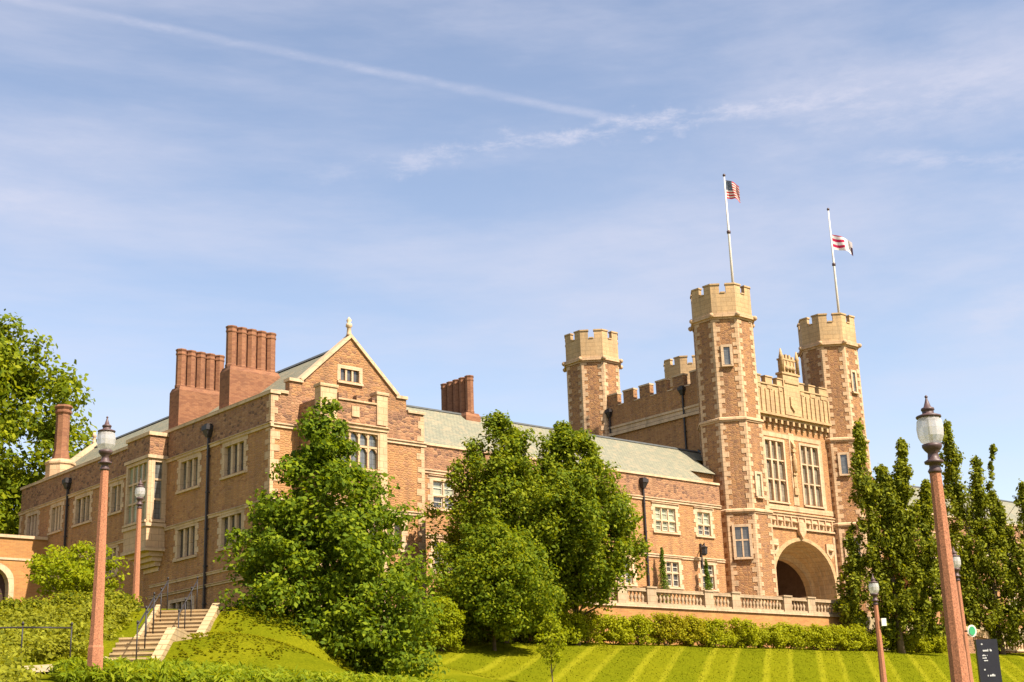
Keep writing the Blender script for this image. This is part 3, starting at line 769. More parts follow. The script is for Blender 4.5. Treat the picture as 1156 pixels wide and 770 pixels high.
# parapet over the entrance
pp = MB()
PF = Fr((0, GW - .45), (1, 0))
pp.fbox(PF, 90.4, 100.6, -.6, 0, 26.3, 28.75)
pp.fbox(PF, 90.4, 100.6, -.6, .14, 26.1, 26.35, .05); pp.fbox(PF, 90.4, 100.6, -.6, .1, 28.752, 28.87)
x = 90.55
while x < 100.5:
    if abs(x - 95.35) > 1.15: pp.fbox(PF, x - .07, x + .07, 0, .1, 26.35, 28.35)
    x += .62
for a, b in ((90.4, 91.3), (91.95, 92.85), (93.5, 94.2), (96.5, 97.25), (97.9, 98.8), (99.4, 100.5)):
    pp.fbox(PF, a, b, -.45, .0, 28.872, 29.45); pp.fbox(PF, a - .05, b + .05, -.5, .07, 29.452, 29.6, .05)
    pp.fbox(PF, a + .1, b - .1, .0, .06, 28.4, 28.75)
ppo = pp.build('parapet', M['stone_gold'], gate)
cb = MB(); x = 90.6
cb.fbox(EF, 90.4, 100.6, -.1, .3, 25.85, 26.1)
while x < 100.6:
    cb.fbox(EF, x - .13, x + .13, -.02, .42, 25.5, 25.85, 0); cb.fbox(EF, x - .1, x + .1, -.02, .22, 25.15, 25.5); x += .8
cb.build('corbel', M['stone_gold'], ppo)
cs = MB()
cs.fbox(PF, 94.25, 96.45, -.5, .12, 26.37, 30.0); cs.fbox(PF, 94.1, 96.6, -.55, .2, 30.0, 30.2)
cs.fbox(PF, 94.45, 96.25, -.45, .02, 30.2, 31.35); cs.fbox(PF, 94.35, 96.35, -.48, .08, 31.352, 31.5)
for xc in (94.7, 95.15, 95.6, 96.05): cs.fbox(PF, xc - .13, xc + .13, -.4, .0, 31.502, 31.78 + .12 * (94.9 < xc < 95.9))
for xc in (94.65, 95.1, 95.6, 96.05): cs.fbox(PF, xc - .06, xc + .06, .02, .1, 30.25, 31.3)
for xc in (94.25, 96.45):
    cs.lathe([(.17, 0), (.15, 1.2), (.21, 1.3), (.05, 2.1)], (xc, GW - .55, 30.2), 6)
for xc in (94.9, 95.35, 95.8): cs.lathe([(.02, 0), (.2, .12), (.2, .35), (.02, .5)], (xc, GW - .58, 30.35), 8)
cs.extr([PF.p(94.9, .12, 28.0), PF.p(95.8, .12, 28.0), PF.p(95.8, .12, 27.2), PF.p(95.35, .12, 26.7), PF.p(94.9, .12, 27.2)], PF.n * .14)
cs.fbox(PF, 94.4, 96.3, .12, .2, 29.2, 29.45)
cs.build('crest', M['stone_gold'], ppo)
# crenellated side walls
for sx, nm in ((87.6, -1), (103.4, 1)):
    SF = Fr((sx, 0), (0, nm)) if nm < 0 else Fr((sx, 0), (0, 1))
    sg = (lambda y: -y) if nm < 0 else (lambda y: y)
    sw = MB()
    a, b = sorted((sg(88.4), sg(75.2)))
    sw.fbox(SF, a, b, -.5, 0, 12, 29.05)
    sw.fbox(SF, a, b, -.7, -.5, 12, 28)
    so = sw.build('side_wall', M['brick'], gate)
    y = 75.55
    while y < 88.2:
        bt = MB(); u = sorted((sg(y), sg(y + 1.28)))
        bt.fbox(SF, u[0], u[1], -.5, 0, 29.052, 30.15); y += 2.03
        bt.build('merlon', M['rubble'], so)
    cp_ = MB(); y = 75.55
    while y < 88.2:
        u = sorted((sg(y - .04), sg(y + 1.32))); cp_.fbox(SF, u[0], u[1], -.55, .06, 30.152, 30.3)
        u = sorted((sg(y + 1.33), sg(y + 1.98))); cp_.fbox(SF, u[0], u[1], -.55, .05, 29.052, 29.16)
        y += 2.03
    cp_.fbox(SF, a, b, -.02, .16, 27.05, 27.3, .06); cp_.fbox(SF, a, b, -.02, .22, 26.35, 26.7, .08); cp_.fbox(SF, a, b, -.02, .06, 26.7, 27.05)
    cp_.build('cornice', M['stone_plain'], so)
    if nm < 0:
        downpipe(gate, SF, -77.7, 28.4, 21.5); downpipe(gate, SF, -86.7, 28.2, 26.0)
rf = MB(); rf.box(88.1, 102.9, 73.2, 90.0, 27.6, 27.9); rf.box(88.2, 102.8, 89.9, 90.4, 8, 29); rf.build('roof', M['roof_flat'], gate)

# ------------------------------------------------------------------ east wings
def flue_prof(h): return [(.345, 0), (.345, h * .06), (.31, h * .08), (.31, h - .42), (.345, h - .36), (.345, h - .28), (.32, h - .25), (.32, h - .16), (.36, h - .08), (.36, h - .02), (.32, h)]
def chimney(parent, x0, x1, y0, y1, zb, zs, zt, flues, base='chimney_brick'):
    mb = MB(); mb.box(x0 - .08, x1 + .08, y0 - .08, y1 + .08, zb, zs)
    mb.hexa([(x0 - .08, y0 - .08, zs), (x1 + .08, y0 - .08, zs), (x1 + .08, y1 + .08, zs), (x0 - .08, y1 + .08, zs), (x0 + .02, y0 + .02, zs + .25), (x1 - .02, y0 + .02, zs + .25), (x1 - .02, y1 - .02, zs + .25), (x0 + .02, y1 - .02, zs + .25)])
    c = mb.build('chimney', M[base], parent)
    for fx, fy in flues:
        f = MB(); f.lathe(flue_prof(zt - zs - .25), (fx, fy, zs + .25), 8, False, math.pi / 8); f.build('flue', M['chimney_brick'], c)
    return c

def east_wing(name, label, x0, x1, wins_up, wins_low, pipes, back):
    """back = where the set-back piece beside the gate tower ends"""
    w = thing(name, label, 'building', ((x0 + x1) / 2, 76, 8.2))
    fr = Fr((0, 70), (1, 0))
    mb = MB()
    holes = [(a, b, 14.7, 16.55) for a, b, _ in wins_up] + [(a, b, 10.65, 12.55) for a, b, _ in wins_low]
    wall_panel(mb, fr, x0, x1, 6.0, 16.95, holes)
    mb.face([(x0, 83, 6), (x1, 83, 6), (x1, 83, 18.8), (x0, 83, 18.8)])
    e_ = x1 if back > x1 else x0
    mb.face([(e_, 70, 6), (e_, 73.2, 6), (e_, 73.2, 20.3), (e_, 70.45, 18.4), (e_, 70, 16.95)])
    mb.face([(min(e_, back), 73.2, 6), (max(e_, back), 73.2, 6), (max(e_, back), 73.2, 20.5), (min(e_, back), 73.2, 20.5)])
    mb.build('wall', M['brick'], w)
    pm = MB(); pm.fbox(fr, x0, x1, -.45, .0, 16.95, 18.72); pm.build('parapet', M['rubble_coarse'], w)
    for i, (a, b, c) in enumerate(wins_up):
        window(w, fr, a, b, 14.7, 16.55, c, (15.5,), 'glass' if i % 3 == 1 else 'glass_pale', True, bars=True, upper='glass_pale')
    for i, (a, b, c) in enumerate(wins_low): window(w, fr, a, b, 10.65, 12.55, c, (11.65,), 'glass', True, bars=True)
    for zz, hh_, oo in ((17.2, .32, .16), (13.0, .3, .14)):
        s = MB(); string_course(s, fr, x0, x1, zz, hh_, oo); s.build('string_course', M['stone_plain'], w)
    c = MB(); c.fbox(fr, x0, x1, -.52, .1, 18.722, 18.93, .05); c.build('coping', M['stone_plain'], w)
    r_ = MB()
    xl = x0 - (5.2 if x0 < 60 else 0)
    r_.extr([(xl, 70.5, 18.6), (xl, 76.5, 23.1), (xl, 82.9, 18.6)], (x1 - xl, 0, 0))
    a_, b_ = min(e_, back), max(e_, back)
    m_ = e_ + 3.1 * (1 if back > x1 else -1); c_, d_ = min(e_, m_), max(e_, m_)
    r_.extr([(c_, 72.9, 20.4), (c_, 76.5, 23.098), (c_, 80.1, 20.4)], (d_ - c_, 0, 0))
    c_, d_ = min(back, m_), max(back, m_)
    r_.extr([(c_, 75.0, 21.97), (c_, 76.5, 23.096), (c_, 78.0, 21.97)], (d_ - c_, 0, 0))
    ro = r_.build('roof', M['slate'], w)
    xa, xb = min(xl, a_), max(x1, b_)
    rd = MB(); rd.extr([(xa, 76.3, 23.02), (xa, 76.5, 23.2), (xa, 76.7, 23.02)], (xb - xa, 0, 0)); rd.build('ridge', M['ridge'], ro)
    for u in pipes: downpipe(w, fr, u, 17.75, 8.3)
    return w
wing = east_wing('college_wing', 'long slate-roofed wing between the gabled pavilion and the gatehouse', 48.6, 82.3,
    [(50.2, 52.0, 2), (54.0, 56.0, 2), (58.2, 60.6, 3), (62.2, 64.6, 3), (66.0, 68.0, 2), (69.9, 71.9, 2), (74.75, 77.15, 3), (79.4, 81.05, 2)],
    [(54.0, 55.8, 2), (58.3, 60.3, 2), (62.3, 64.3, 2), (66.0, 67.8, 2), (70.5, 72.2, 2), (75.6, 77.15, 2), (79.5, 81.05, 2)], [73.6], 87.45)
ch3 = chimney(wing, 61.75, 62.95, 75.8, 79.3, 20.5, 22.9, 26.0, [(62.35, 76.1 + .72 * i) for i in range(5)])
wr = east_wing('mirrored_wing', 'slate-roofed wing right of the gatehouse, mostly behind column trees', 108.7, 142.0,
    [(109.9, 111.6, 2), (113.85, 116.25, 3), (119.1, 121.1, 2), (123, 125, 2), (127.4, 129.8, 3), (131.4, 133.8, 3), (136, 138, 2)],
    [(109.95, 111.5, 2), (113.85, 115.4, 2), (118.8, 120.5, 2), (123.2, 125, 2), (130.7, 132.7, 2), (135.2, 137, 2)], [117.4], 103.6)
chimney(wr, 110.4, 111.6, 75.8, 79.3, 20.5, 22.9, 26.0, [(111.0, 76.1 + .72 * i) for i in range(5)])
ml = MB()
lf = Fr((0, 70), (1, 0))
fl = MB()
fl.hexa([(87.42, 75.0, 22.03), (87.58, 75.0, 22.03), (87.58, 76.4, 23.12), (87.42, 76.4, 23.12), (87.42, 75.0, 22.3), (87.58, 75.0, 22.3), (87.58, 76.4, 23.34), (87.42, 76.4, 23.34)])
fl.build('flashing', M['ridge'], wing)

# ------------------------------------------------------------------ gabled pavilion with its long south side
pav = thing('gabled_hall', 'shaded side range and sunlit gabled front with tall clustered chimneys', 'building', (43.4, 80, 7.5))
SF = Fr((38.2, 0), (0, -1))      # u = -Y
PFr = Fr((0, 63.7), (1, 0))
Y = lambda a, b: (-b, -a)
up_w = [(*Y(66.4, 68.75), 3), (*Y(71.65, 73.95), 3), (*Y(81.7, 83.2), 2), (*Y(86.3, 88.65), 3), (*Y(90.85, 92.6), 3), (*Y(94.95, 96.9), 3)]
lo_w = [(*Y(66.5, 68.9), 3), (*Y(71.75, 74.05), 3), (*Y(82, 83.4), 2), (*Y(86.3, 88.65), 3), (*Y(90.85, 92.6), 3)]
mb = MB()
holes = [(a, b, 14.95, 16.72) for a, b, _ in up_w] + [(a, b, 10.95, 12.7) for a, b, _ in lo_w] + [(-74.8, -71.7, 7.2, 8.5)]
wall_panel(mb, SF, -98.2, -63.7, 6.0, 16.95, holes)
wall_panel(mb, PFr, 38.2, 48.6, 4.0, 16.95, [(45.75, 47.0, 10.8, 12.7)])
mb.face([(48.6, 63.7, 5), (48.6, 70, 5), (48.6, 70, 16.95), (48.6, 63.7, 16.95)])
mb.face([(38.2, 98.2, 6), (48.6, 98.2, 6), (48.6, 98.2, 18.7), (38.2, 98.2, 18.7)])
mb.build('wall', M['brick'], pav)
pm = MB(); pm.fbox(SF, -98.2, -63.7, -.45, 0, 16.95, 18.74)
pm.box(38.65, 48.6, 63.7, 64.15, 16.95, 18.83); pm.box(48.15, 48.6, 64.15, 70, 16.95, 18.74); pm.box(38.65, 48.6, 97.7, 98.2, 16.95, 18.74)
pm.build('parapet', M['rubble_coarse'], pav)
for a, b, c in up_w: window(pav, SF, a, b, 14.95, 16.72, c, (), 'glass_hall', True, mw=.1)
for a, b, c in lo_w: window(pav, SF, a, b, 10.95, 12.7, c, (), 'glass_hall', True, mw=.1)
window(pav, SF, -74.7, -71.8, 7.3, 8.5, 4, (), 'glass', False)
window(pav, PFr, 45.75, 47.0, 10.8, 12.7, 2, (), 'glass', True)
# gable front
gb = MB()
G = [(39.35, 18.83), (39.35, 19.6), (40.15, 19.6), (40.15, 19.75), (43.4, 22.75), (46.65, 19.75), (46.65, 19.7), (47.35, 19.7), (47.35, 18.83)]
gm = MB()
wh = (42.6, 44.1, 20.15, 20.95)
gm.face([(39.35, 63.7, 18.83), (47.35, 63.7, 18.83), (47.35, 63.7, 19.6), (39.35, 63.7, 19.6)])
gm.face([(40.15, 63.7, 19.6), (46.65, 63.7, 19.6), (46.65, 63.7, 19.75), (40.15, 63.7, 19.75)])
def gz(x): return 19.75 + (22.75 - 19.75) * (1 - abs(x - 43.4) / 3.25)
gm.face([(40.15, 63.7, 19.75), (42.6, 63.7, 19.75), (42.6, 63.7, gz(42.6))])
gm.face([(44.1, 63.7, 19.75), (46.65, 63.7, 19.75), (44.1, 63.7, gz(44.1))])
gm.face([(42.6, 63.7, 19.75), (44.1, 63.7, 19.75), (44.1, 63.7, 20.15), (42.6, 63.7, 20.15)])
gm.face([(42.6, 63.7, 20.95), (44.1, 63.7, 20.95), (44.1, 63.7, gz(44.1)), (43.4, 63.7, 22.75), (42.6, 63.7, gz(42.6))])
gm.face([(39.35, 64.15, 18.83), (39.35, 64.15, 19.6), (40.15, 64.15, 19.75), (43.4, 64.15, 22.75), (46.65, 64.15, 19.75), (47.35, 64.15, 19.6), (47.35, 64.15, 18.83)])
gm.face([(39.35, 63.7, 18.83), (39.35, 63.7, 19.6), (39.35, 64.15, 19.6), (39.35, 64.15, 18.83)]); gm.face([(47.35, 63.7, 18.83), (47.35, 64.15, 18.83), (47.35, 64.15, 19.6), (47.35, 63.7, 19.6)])
gmo = gm.build('gable', M['rubble'], pav)
gc = MB()
for s_ in (-1, 1):
    gc.extr([(43.4, 63.58, 22.75), (43.4, 63.58, 22.98), (43.4 + s_ * 3.4, 63.58, 19.84), (43.4 + s_ * 3.25, 63.58, 19.7)], (0, .65, 0))
gc.box(39.28, 40.2, 63.6, 64.22, 19.602, 19.78); gc.box(46.6, 47.42, 63.6, 64.22, 19.602, 19.78)
gc.lathe([(.2, 0), (.14, .15), (.12, .5), (.2, .58), (.17, .75), (.09, .8), (.16, .95), (.03, 1.15)], (43.4, 63.85, 22.9), 8)
gc.build('coping', M['stone_plain'], gmo)
window(pav, PFr, *wh, 3, (), 'glass', False, recess=.14)
for a_ in ((SF, -98.35, -63.55, 17.2, .32, .16), (SF, -98.2, -63.6, 13.05, .28, .12), (SF, -77.2, -63.6, 9.78, .22, .12), (SF, -77.2, -63.6, 9.1, .2, .16),
           (PFr, 38.2, 48.75, 17.2, .32, .16), (PFr, 38.2, 48.65, 13.05, .28, .12)):
    s = MB(); string_course(s, *a_); s.build('string_course', M['stone_plain'], pav)
c = MB(); c.fbox(SF, -98.3, -63.6, -.55, .1, 18.742, 18.98, .04)
c.box(38.76, 39.27, 63.6, 64.25, 18.832, 19.0); c.box(47.43, 48.7, 63.6, 64.25, 18.832, 19.0); c.box(48.1, 48.7, 64.25, 70, 18.742, 18.94)
c.build('coping', M['stone_plain'], pav)
for a_ in (((38.2, 63.7), (0, 1), (1, 0), 6, 16.85, 5, .22, .52), ((38.2, 63.7), (0, 1), (1, 0), 17.22, 18.7, 6, .22, .4),
           ((48.6, 63.7), (-1, 0), (0, 1), 5, 16.85, 7, .26, .52), ((48.6, 63.7), (-1, 0), (0, 1), 17.22, 18.7, 8, .26, .45), ((38.2, 98.2), (0, -1), (1, 0), 7, 16.85, 9, .2, .4)):
    q = MB(); corner_quoins(q, *a_); q.build('corner_stones', M['stone'], pav)
# square bay on the front
bay = MB(); BX0, BX1, BY = 40.0, 44.35, 61.55
BF = Fr((0, BY), (1, 0))
bh = (40.6, 43.85, 14.7, 16.75); bh2 = (40.6, 43.85, 10.4, 12.6)
wall_panel(bay, BF, BX0, BX1, 4, 16.95, [bh, bh2]); bay.face([(BX0, BY, 4), (BX0, 63.7, 4), (BX0, 63.7, 16.95), (BX0, BY, 16.95)]); bay.face([(BX1, BY, 4), (BX1, BY, 16.95), (BX1, 63.7, 16.95), (BX1, 63.7, 4)])
bay.box(BX0, BX1, BY, BY + .4, 16.952, 18.35); bay.box(BX0, BX0 + .4, BY + .4, 63.7, 16.952, 18.35); bay.box(BX1 - .4, BX1, BY + .4, 63.7, 16.952, 18.35)
for a, b in ((41.15, 41.75), (42.35, 42.95), (43.4, 43.6)): bay.box(a, b, BY, BY + .4, 18.352, 18.75)
bo = bay.build('bay', M['rubble_coarse'], pav)
bs = MB()
for a, b in ((BX0 - .06, BX0 + 1.0), (BX1 - .68, BX1 + .06)):
    bs.box(a, b, BY - .08, BY + .5, 17.22, 18.95); bs.box(a - .06, b + .06, BY - .14, BY + .56, 18.952, 19.12)
string_course(bs, BF, BX0 - .1, BX1 + .1, 17.2, .36, .2)
RB = Fr((BX1, 0), (0, 1)); LB = Fr((BX0, 0), (0, -1))
string_course(bs, LB, -63.6, -BY + .1, 17.2, .36, .2); string_course(bs, RB, BY - .1, 63.6, 17.2, .36, .2)
bs.fbox(BF, BX0 - .02, bh[0] - .002, -.3, .05, 4, 16.8); bs.fbox(BF, bh[1] + .002, BX1 + .02, -.3, .05, 4, 16.8)
bs.fbox(BF, 41.1, 43.7, -.02, .08, 18.352, 18.45); bs.fbox(BF, 42.0, 42.5, -.02, .06, 17.5, 18.1)
bs.build('stone_dressing', M['stone'], bo)
window(pav, BF, *bh, 5, (15.9,), 'glass_grey', False, 'stone', arched=True, recess=.2); window(pav, BF, *bh2, 5, (11.6,), 'glass', False, 'stone')
gg = MB(); gg.hexa([(44.5, 62.6, 17.4), (45.0, 62.6, 17.4), (45.0, 63.68, 17.5), (44.5, 63.68, 17.5), (44.45, 62.5, 17.8), (45.05, 62.5, 17.8), (45.05, 63.68, 18.0), (44.45, 63.68, 18.0)])
gg.build('rain_spout', M['iron'], pav)
# oriel on the shaded side
OX, OY0, OY1 = 37.0, 75.6, 78.6
OF = Fr((OX, 0), (0, -1)); OE = Fr((0, OY0), (1, 0))
orr = MB()
oh = (-78.45, -75.75, 13.45, 17.0); oe = (37.3, 38.0, 13.45, 17.0)
wall_panel(orr, OF, -OY1, -OY0, 11.75, 17.1, [oh]); wall_panel(orr, OE, OX, 38.2, 11.75, 17.1, [oe])
orr.face([(OX, OY1, 11.75), (38.2, OY1, 11.75), (38.2, OY1, 17.1), (OX, OY1, 17.1)])
oro = orr.build('oriel', M['stone'], pav)
ob = MB(); ob.box(OX, 38.15, OY0, OY1, 17.3, 18.5); ob.box(OX - .02, 38.15, OY0 - .02, OY1 + .02, 11.8, 12.75) if False else None
ob.build('brick_parapet', M['rubble_coarse'], oro)
for z, h, o_ in ((18.5, .22, .1), (17.1, .2, .12), (13.0, .2, .1)):
    oc = MB(); oc.box(OX - o_, 38.19, OY0 - o_, OY1 + o_, z, z + h); oc.build('cornice', M['stone_plain'], oro)
oc = MB()
oc.box(OX - .12, 38.19, OY0 - .12, OY1 + .12, 11.55, 11.75)
for k in range(4):
    d = .28 * (k + 1); oc.box(OX + d, 38.19, OY0 + d * .5, OY1 - d * .5, 11.55 - .27 * (k + 1), 11.55 - .27 * k - .003)
oc.build('corbel', M['stone_plain'], oro)
window(pav, OF, *oh, 4, (14.6, 15.8), 'glass_pale', False, 'stone_plain', recess=.15); window(pav, OE, *oe, 1, (14.65, 15.85), 'glass_grey', False, 'stone_plain', recess=.12, proud=.02)
downpipe(pav, SF, -70.35, 17.55, 7.2); downpipe(pav, SF, -89.8, 17.55, 8)
# roof of the long range
r_ = MB(); r_.extr([(38.7, 64.15, 18.55), (43.4, 64.15, 22.42), (48.1, 64.15, 18.55)], (0, 33.6, 0)); ro = r_.build('roof', M['slate'], pav)
rd = MB(); rd.extr([(43.2, 64.2, 22.34), (43.4, 64.2, 22.55), (43.6, 64.2, 22.34)], (0, 33.4, 0)); rd.build('ridge', M['ridge'], ro)
eg = MB()
eg.extr([(38.5, 97.75, 18.75), (43.4, 97.75, 22.85), (48.3, 97.75, 18.75), (48.3, 97.75, 18.4), (38.5, 97.75, 18.4)], (0, .5, 0))
eg.lathe([(.2, 0), (.13, .2), (.12, .5), (.2, .58), (.05, .9)], (43.4, 98, 22.75), 8)
eg.build('end_gable', M['stone_plain'], pav)
chimney(pav, 38.9, 42.15, 69.5, 70.5, 18.3, 21.5, 24.3, [(39.2 + .665 * i, 70.0) for i in range(5)])
chimney(pav, 38.9, 42.15, 75.7, 76.8, 18.3, 21.6, 24.35, [(39.2 + .665 * i, 76.25) for i in range(5)])
sc_ = MB(); sc_.lathe([(1.0, 0), (1.0, 1.7), (1.08, 1.75), (1.08, 1.9), (.8, 2.1)], (39.7, 95.2, 18.5), 8, False, math.pi / 8)
sco = sc_.build('chimney', M['stone'], pav)
f = MB(); f.lathe([(.66, 0), (.5, .8), (.48, 3.4), (.6, 3.55), (.6, 3.7), (.52, 3.75), (.66, 3.95), (.6, 4.1)], (39.7, 95.2, 20.55), 8, False, math.pi / 8); f.build('flue', M['chimney_brick'], sco)

# low orange wall with an arch that butts against the end of the range
oa = thing('orange_arcade', 'low orange brick wall with an arch at the far left', 'wall', (34, 93, 9.2))
OW = Fr((0, 93), (1, 0)); mb = MB(); ac, ahw, azs, azt = 34.35, 1.35, 11.0, 12.5
pts = arch_pts(ahw, azs, azt, 7)
for a, b in ((36.0 - 5, ac - ahw), (ac + ahw, 38.19)):
    mb.face([OW.p(a, 0, 8), OW.p(b, 0, 8), OW.p(b, 0, 14.45), OW.p(a, 0, 14.45)])
for (x0, z0), (x1, z1) in zip(pts, pts[1:]):
    mb.face([OW.p(ac + x0, 0, z0), OW.p(ac + x1, 0, z1), OW.p(ac + x1, 0, 14.45), OW.p(ac + x0, 0, 14.45)])
mb.box(22, 31, 93, 96, 8, 14.45); mb.box(31, 38.1, 95.5, 96, 8, 14.3)
mb.build('wall', M['orange_brick'], oa)
c = MB(); c.fbox(OW, 22, 38.18, -.6, .12, 14.45, 14.7, .05); c.fbox(OW, 31.0, 38.15, -.05, .06, 12.95, 13.1); c.build('coping', M['stone_plain'], oa)
ar = MB(); of_ = [(x * (1 + .35 / ahw), z + (.32 if z > azs + .01 else .1)) for x, z in pts]
P1 = [(-ahw, 8.5)] + pts + [(ahw, 8.5)]; P2 = [(-ahw - .35, 8.5)] + of_ + [(ahw + .35, 8.5)]
for a, b, c_, d in zip(P2, P2[1:], P1[1:], P1):
    ar.face([OW.p(ac + a[0], .05, a[1]), OW.p(ac + b[0], .05, b[1]), OW.p(ac + c_[0], .05, c_[1]), OW.p(ac + d[0], .05, d[1])])
    ar.face([OW.p(ac + d[0], .05, d[1]), OW.p(ac + c_[0], .05, c_[1]), OW.p(ac + c_[0], -.6, c_[1]), OW.p(ac + d[0], -.6, d[1])])
ar.build('arch', M['stone_plain'], oa)
d = MB(); d.fbox(OW, ac - ahw - .1, ac + ahw + .1, -.75, -.6, 8.5, 12.6); d.build('gate', M['door'], oa)

# ------------------------------------------------------------------ terrace, balustrade, stairs
te = MB(); te.box(49, 92, 62.4, 70.4, 5, 8.2); te.box(92, 150, 64.6, 76, 4, 8.15); te.box(85, 92, 70.4, 76, 5, 8.2)
o = te.build('terrace', M['paving']); o['kind'] = 'structure'; o['label'] = 'flat stone terrace in front of the wings'
rw = thing('retaining_wall', 'orange brick retaining wall carrying the stone balustrade', 'wall', (68, 62, 5.5))
mb = MB(); mb.box(50, 86.3, 62.0, 62.38, 4.5, 7.98); mb.box(85.9, 86.3, 62.38, 66, 4.5, 7.98); mb.build('brickwork', M['orange_brick'], rw)
mb = MB(); mb.box(50, 86.42, 61.88, 62.5, 7.98, 8.16); mb.box(85.85, 86.42, 62.5, 66, 7.98, 8.16); mb.build('coping', M['stone_plain'], rw)
bl = thing('balustrade', 'weathered sandstone balustrade with piers along the terrace edge', 'balustrade', (68, 62.2, 8.16))
piers = [51.8, 57.3, 60.05, 62.8, 65.46, 70.98, 73.75, 79.3, 82.0, 86.0]
rl = MB(); rl.box(50, 86.4, 62.0, 62.4, 8.99, 9.2); rl.build('rail', M['stone_old'], bl)
pl = MB(); pl.box(50, 86.4, 62.02, 62.38, 8.162, 8.3); pl.build('plinth', M['stone_old'], bl)
for x in piers:
    mb = MB(); mb.box(x - .42, x + .42, 61.93, 62.47, 8.164, 9.22); mb.box(x - .48, x + .48, 61.87, 62.53, 9.222, 9.32); mb.build('pier', M['stone_old'], bl)
proto = None
bpts = []
edges = [50.0] + piers
for a, b in zip(edges, edges[1:]):
    L_ = b - a - .95; n = max(2, int(L_ / .34))
    bpts += [a + .5 + (i + .5) * L_ / n for i in range(n)]
bpts = [x for x in bpts if x > 51.5][-100:]
prof = [(.1, 0), (.1, .05), (.07, .08), (.06, .12), (.115, .28), (.11, .36), (.06, .5), (.055, .58), (.08, .62), (.1, .65), (.1, .69)]
for x in bpts:
    if proto is None:
        mb = MB(); mb.lathe(prof, (x, 62.2, 8.3), 8); proto = mb.build('baluster', M['stone_old'], bl); px0 = x
    else:
        c = proto.copy(); COL.objects.link(c); c.parent = bl; c.location = (x - px0, 0, 0)
# set-back dark wall, stair flank and right balustrade beyond the trees
sb = thing('set_back_wall', 'dark brick wall set back behind the column tree', 'wall', (94, 64.5, 5.5))
mb = MB(); mb.box(86.8, 97, 64.2, 64.6, 4.5, 7.5); mb.build('brickwork', M['rubble_coarse'], sb)
mb = MB(); mb.box(86.75, 97.05, 64.1, 64.7, 7.5, 7.7); mb.build('coping', M['stone_plain'], sb)
fk = thing('stair_flank', 'pale stone stair flank with sloping coping beside the right lamp post', 'stair', (99.5, 60, 5))
mb = MB(); mb.extr([(98.2, 60.0, 4.6), (101.9, 60.0, 4.6), (101.9, 60.0, 6.6), (98.2, 60.0, 7.0)], (0, .7, 0)); mb.build('flank_wall', M['rubble_coarse'], fk)
mb = MB(); mb.extr([(98.0, 59.9, 7.0), (102.0, 59.9, 6.6), (102.2, 59.9, 6.8), (101.9, 59.9, 7.15), (98.0, 59.9, 7.6)], (0, .9, 0)); mb.build('coping', M['stone'], fk)
mb = MB(); mb.extr([(98.3, 61.2, 7.2), (100.6, 61.2, 7.2), (100.2, 61.2, 8.3), (99.2, 61.2, 9.6), (98.3, 61.2, 9.8)], (0, .7, 0)); mb.build('pedestal', M['rubble'], fk)
b2 = thing('low_balustrade', 'short sandstone balustrade over dark brick at the right edge', 'balustrade', (110, 60.5, 6))
mb = MB(); mb.box(102.6, 122, 60.3, 60.7, 3.2, 5.75); mb.build('brickwork', M['rubble_coarse'], b2)
mb = MB(); mb.box(102.6, 122, 60.2, 60.8, 6.55, 6.75); mb.box(102.5, 122, 60.2, 60.8, 5.752, 5.9); mb.build('rail', M['stone_plain'], b2)
for i in range(40):
    mb = MB(); mb.lathe([(r0, z0 * .94) for r0, z0 in prof], (103 + i * .45, 60.5, 5.9), 8); mb.build('baluster', M['stone'], b2)

# wall lantern near the right corner of the wing
wl = thing('wall_lantern', 'black iron lantern on a bracket beside the right cypress', 'lantern', (79.45, 69.9, 13.0))
mb = MB(); mb.box(79.5, 79.62, 69.84, 69.98, 12.2, 14.0); mb.tube([(79.56, 69.86, 13.7), (79.4, 69.4, 13.95), (79.2, 69.2, 13.7)], .05); mb.build('bracket', M['iron'], wl)
mb = MB(); mb.lathe([(.05, .35), (.32, .2), (.26, .1), (.24, -.3), (.1, -.42)], (79.1, 69.2, 13.4), 6, False); mb.build('lantern_body', M['iron'], wl)

# ------------------------------------------------------------------ steps with handrails
ST = thing('stone_steps', 'beige stone steps in two flights climbing the left bank', 'steps', (15.6, 32.3, 2.0))
def flight(start, n, rise, run, w, zb):
    mb = MB()
    for i in range(n):
        a = start + sd * run * i; b = start + sd * (run * n + .2)
        z = zb + rise * (i + 1)
        P = [a - sn * w / 2, a + sn * w / 2, b + sn * w / 2, b - sn * w / 2]
        lo = zb + rise * i - (.6 if i == 0 else 0)
        mb.prism([(p.x, p.y) for p in P], lo + .001 * i, z)
        P2 = [a - sd * .03 - sn * w / 2, a - sd * .03 + sn * w / 2, a + sd * .1 + sn * w / 2, a + sd * .1 - sn * w / 2]
        mb.prism([(p.x, p.y) for p in P2], z - .045, z + .004)
    return mb
flight(s1, n1, r1, t1, w1, zb1).build('lower_flight', M['step_stone'], ST)
mb = MB(); mb.prism([((l0 + sd * .2 - sn * w1 / 2).x, (l0 + sd * .2 - sn * w1 / 2).y), ((l0 + sd * .2 + sn * w1 / 2).x, (l0 + sd * .2 + sn * w1 / 2).y), ((l1 + sn * .77).x, (l1 + sn * .77).y), ((l1 - sn * .77).x, (l1 - sn * .77).y)], zl - .5, zl - .004); mb.build('landing', M['step_stone'], ST)
flight(s2, n2, r2, .36, 1.55, zl).build('upper_flight', M['step_stone'], ST)
mb = MB()
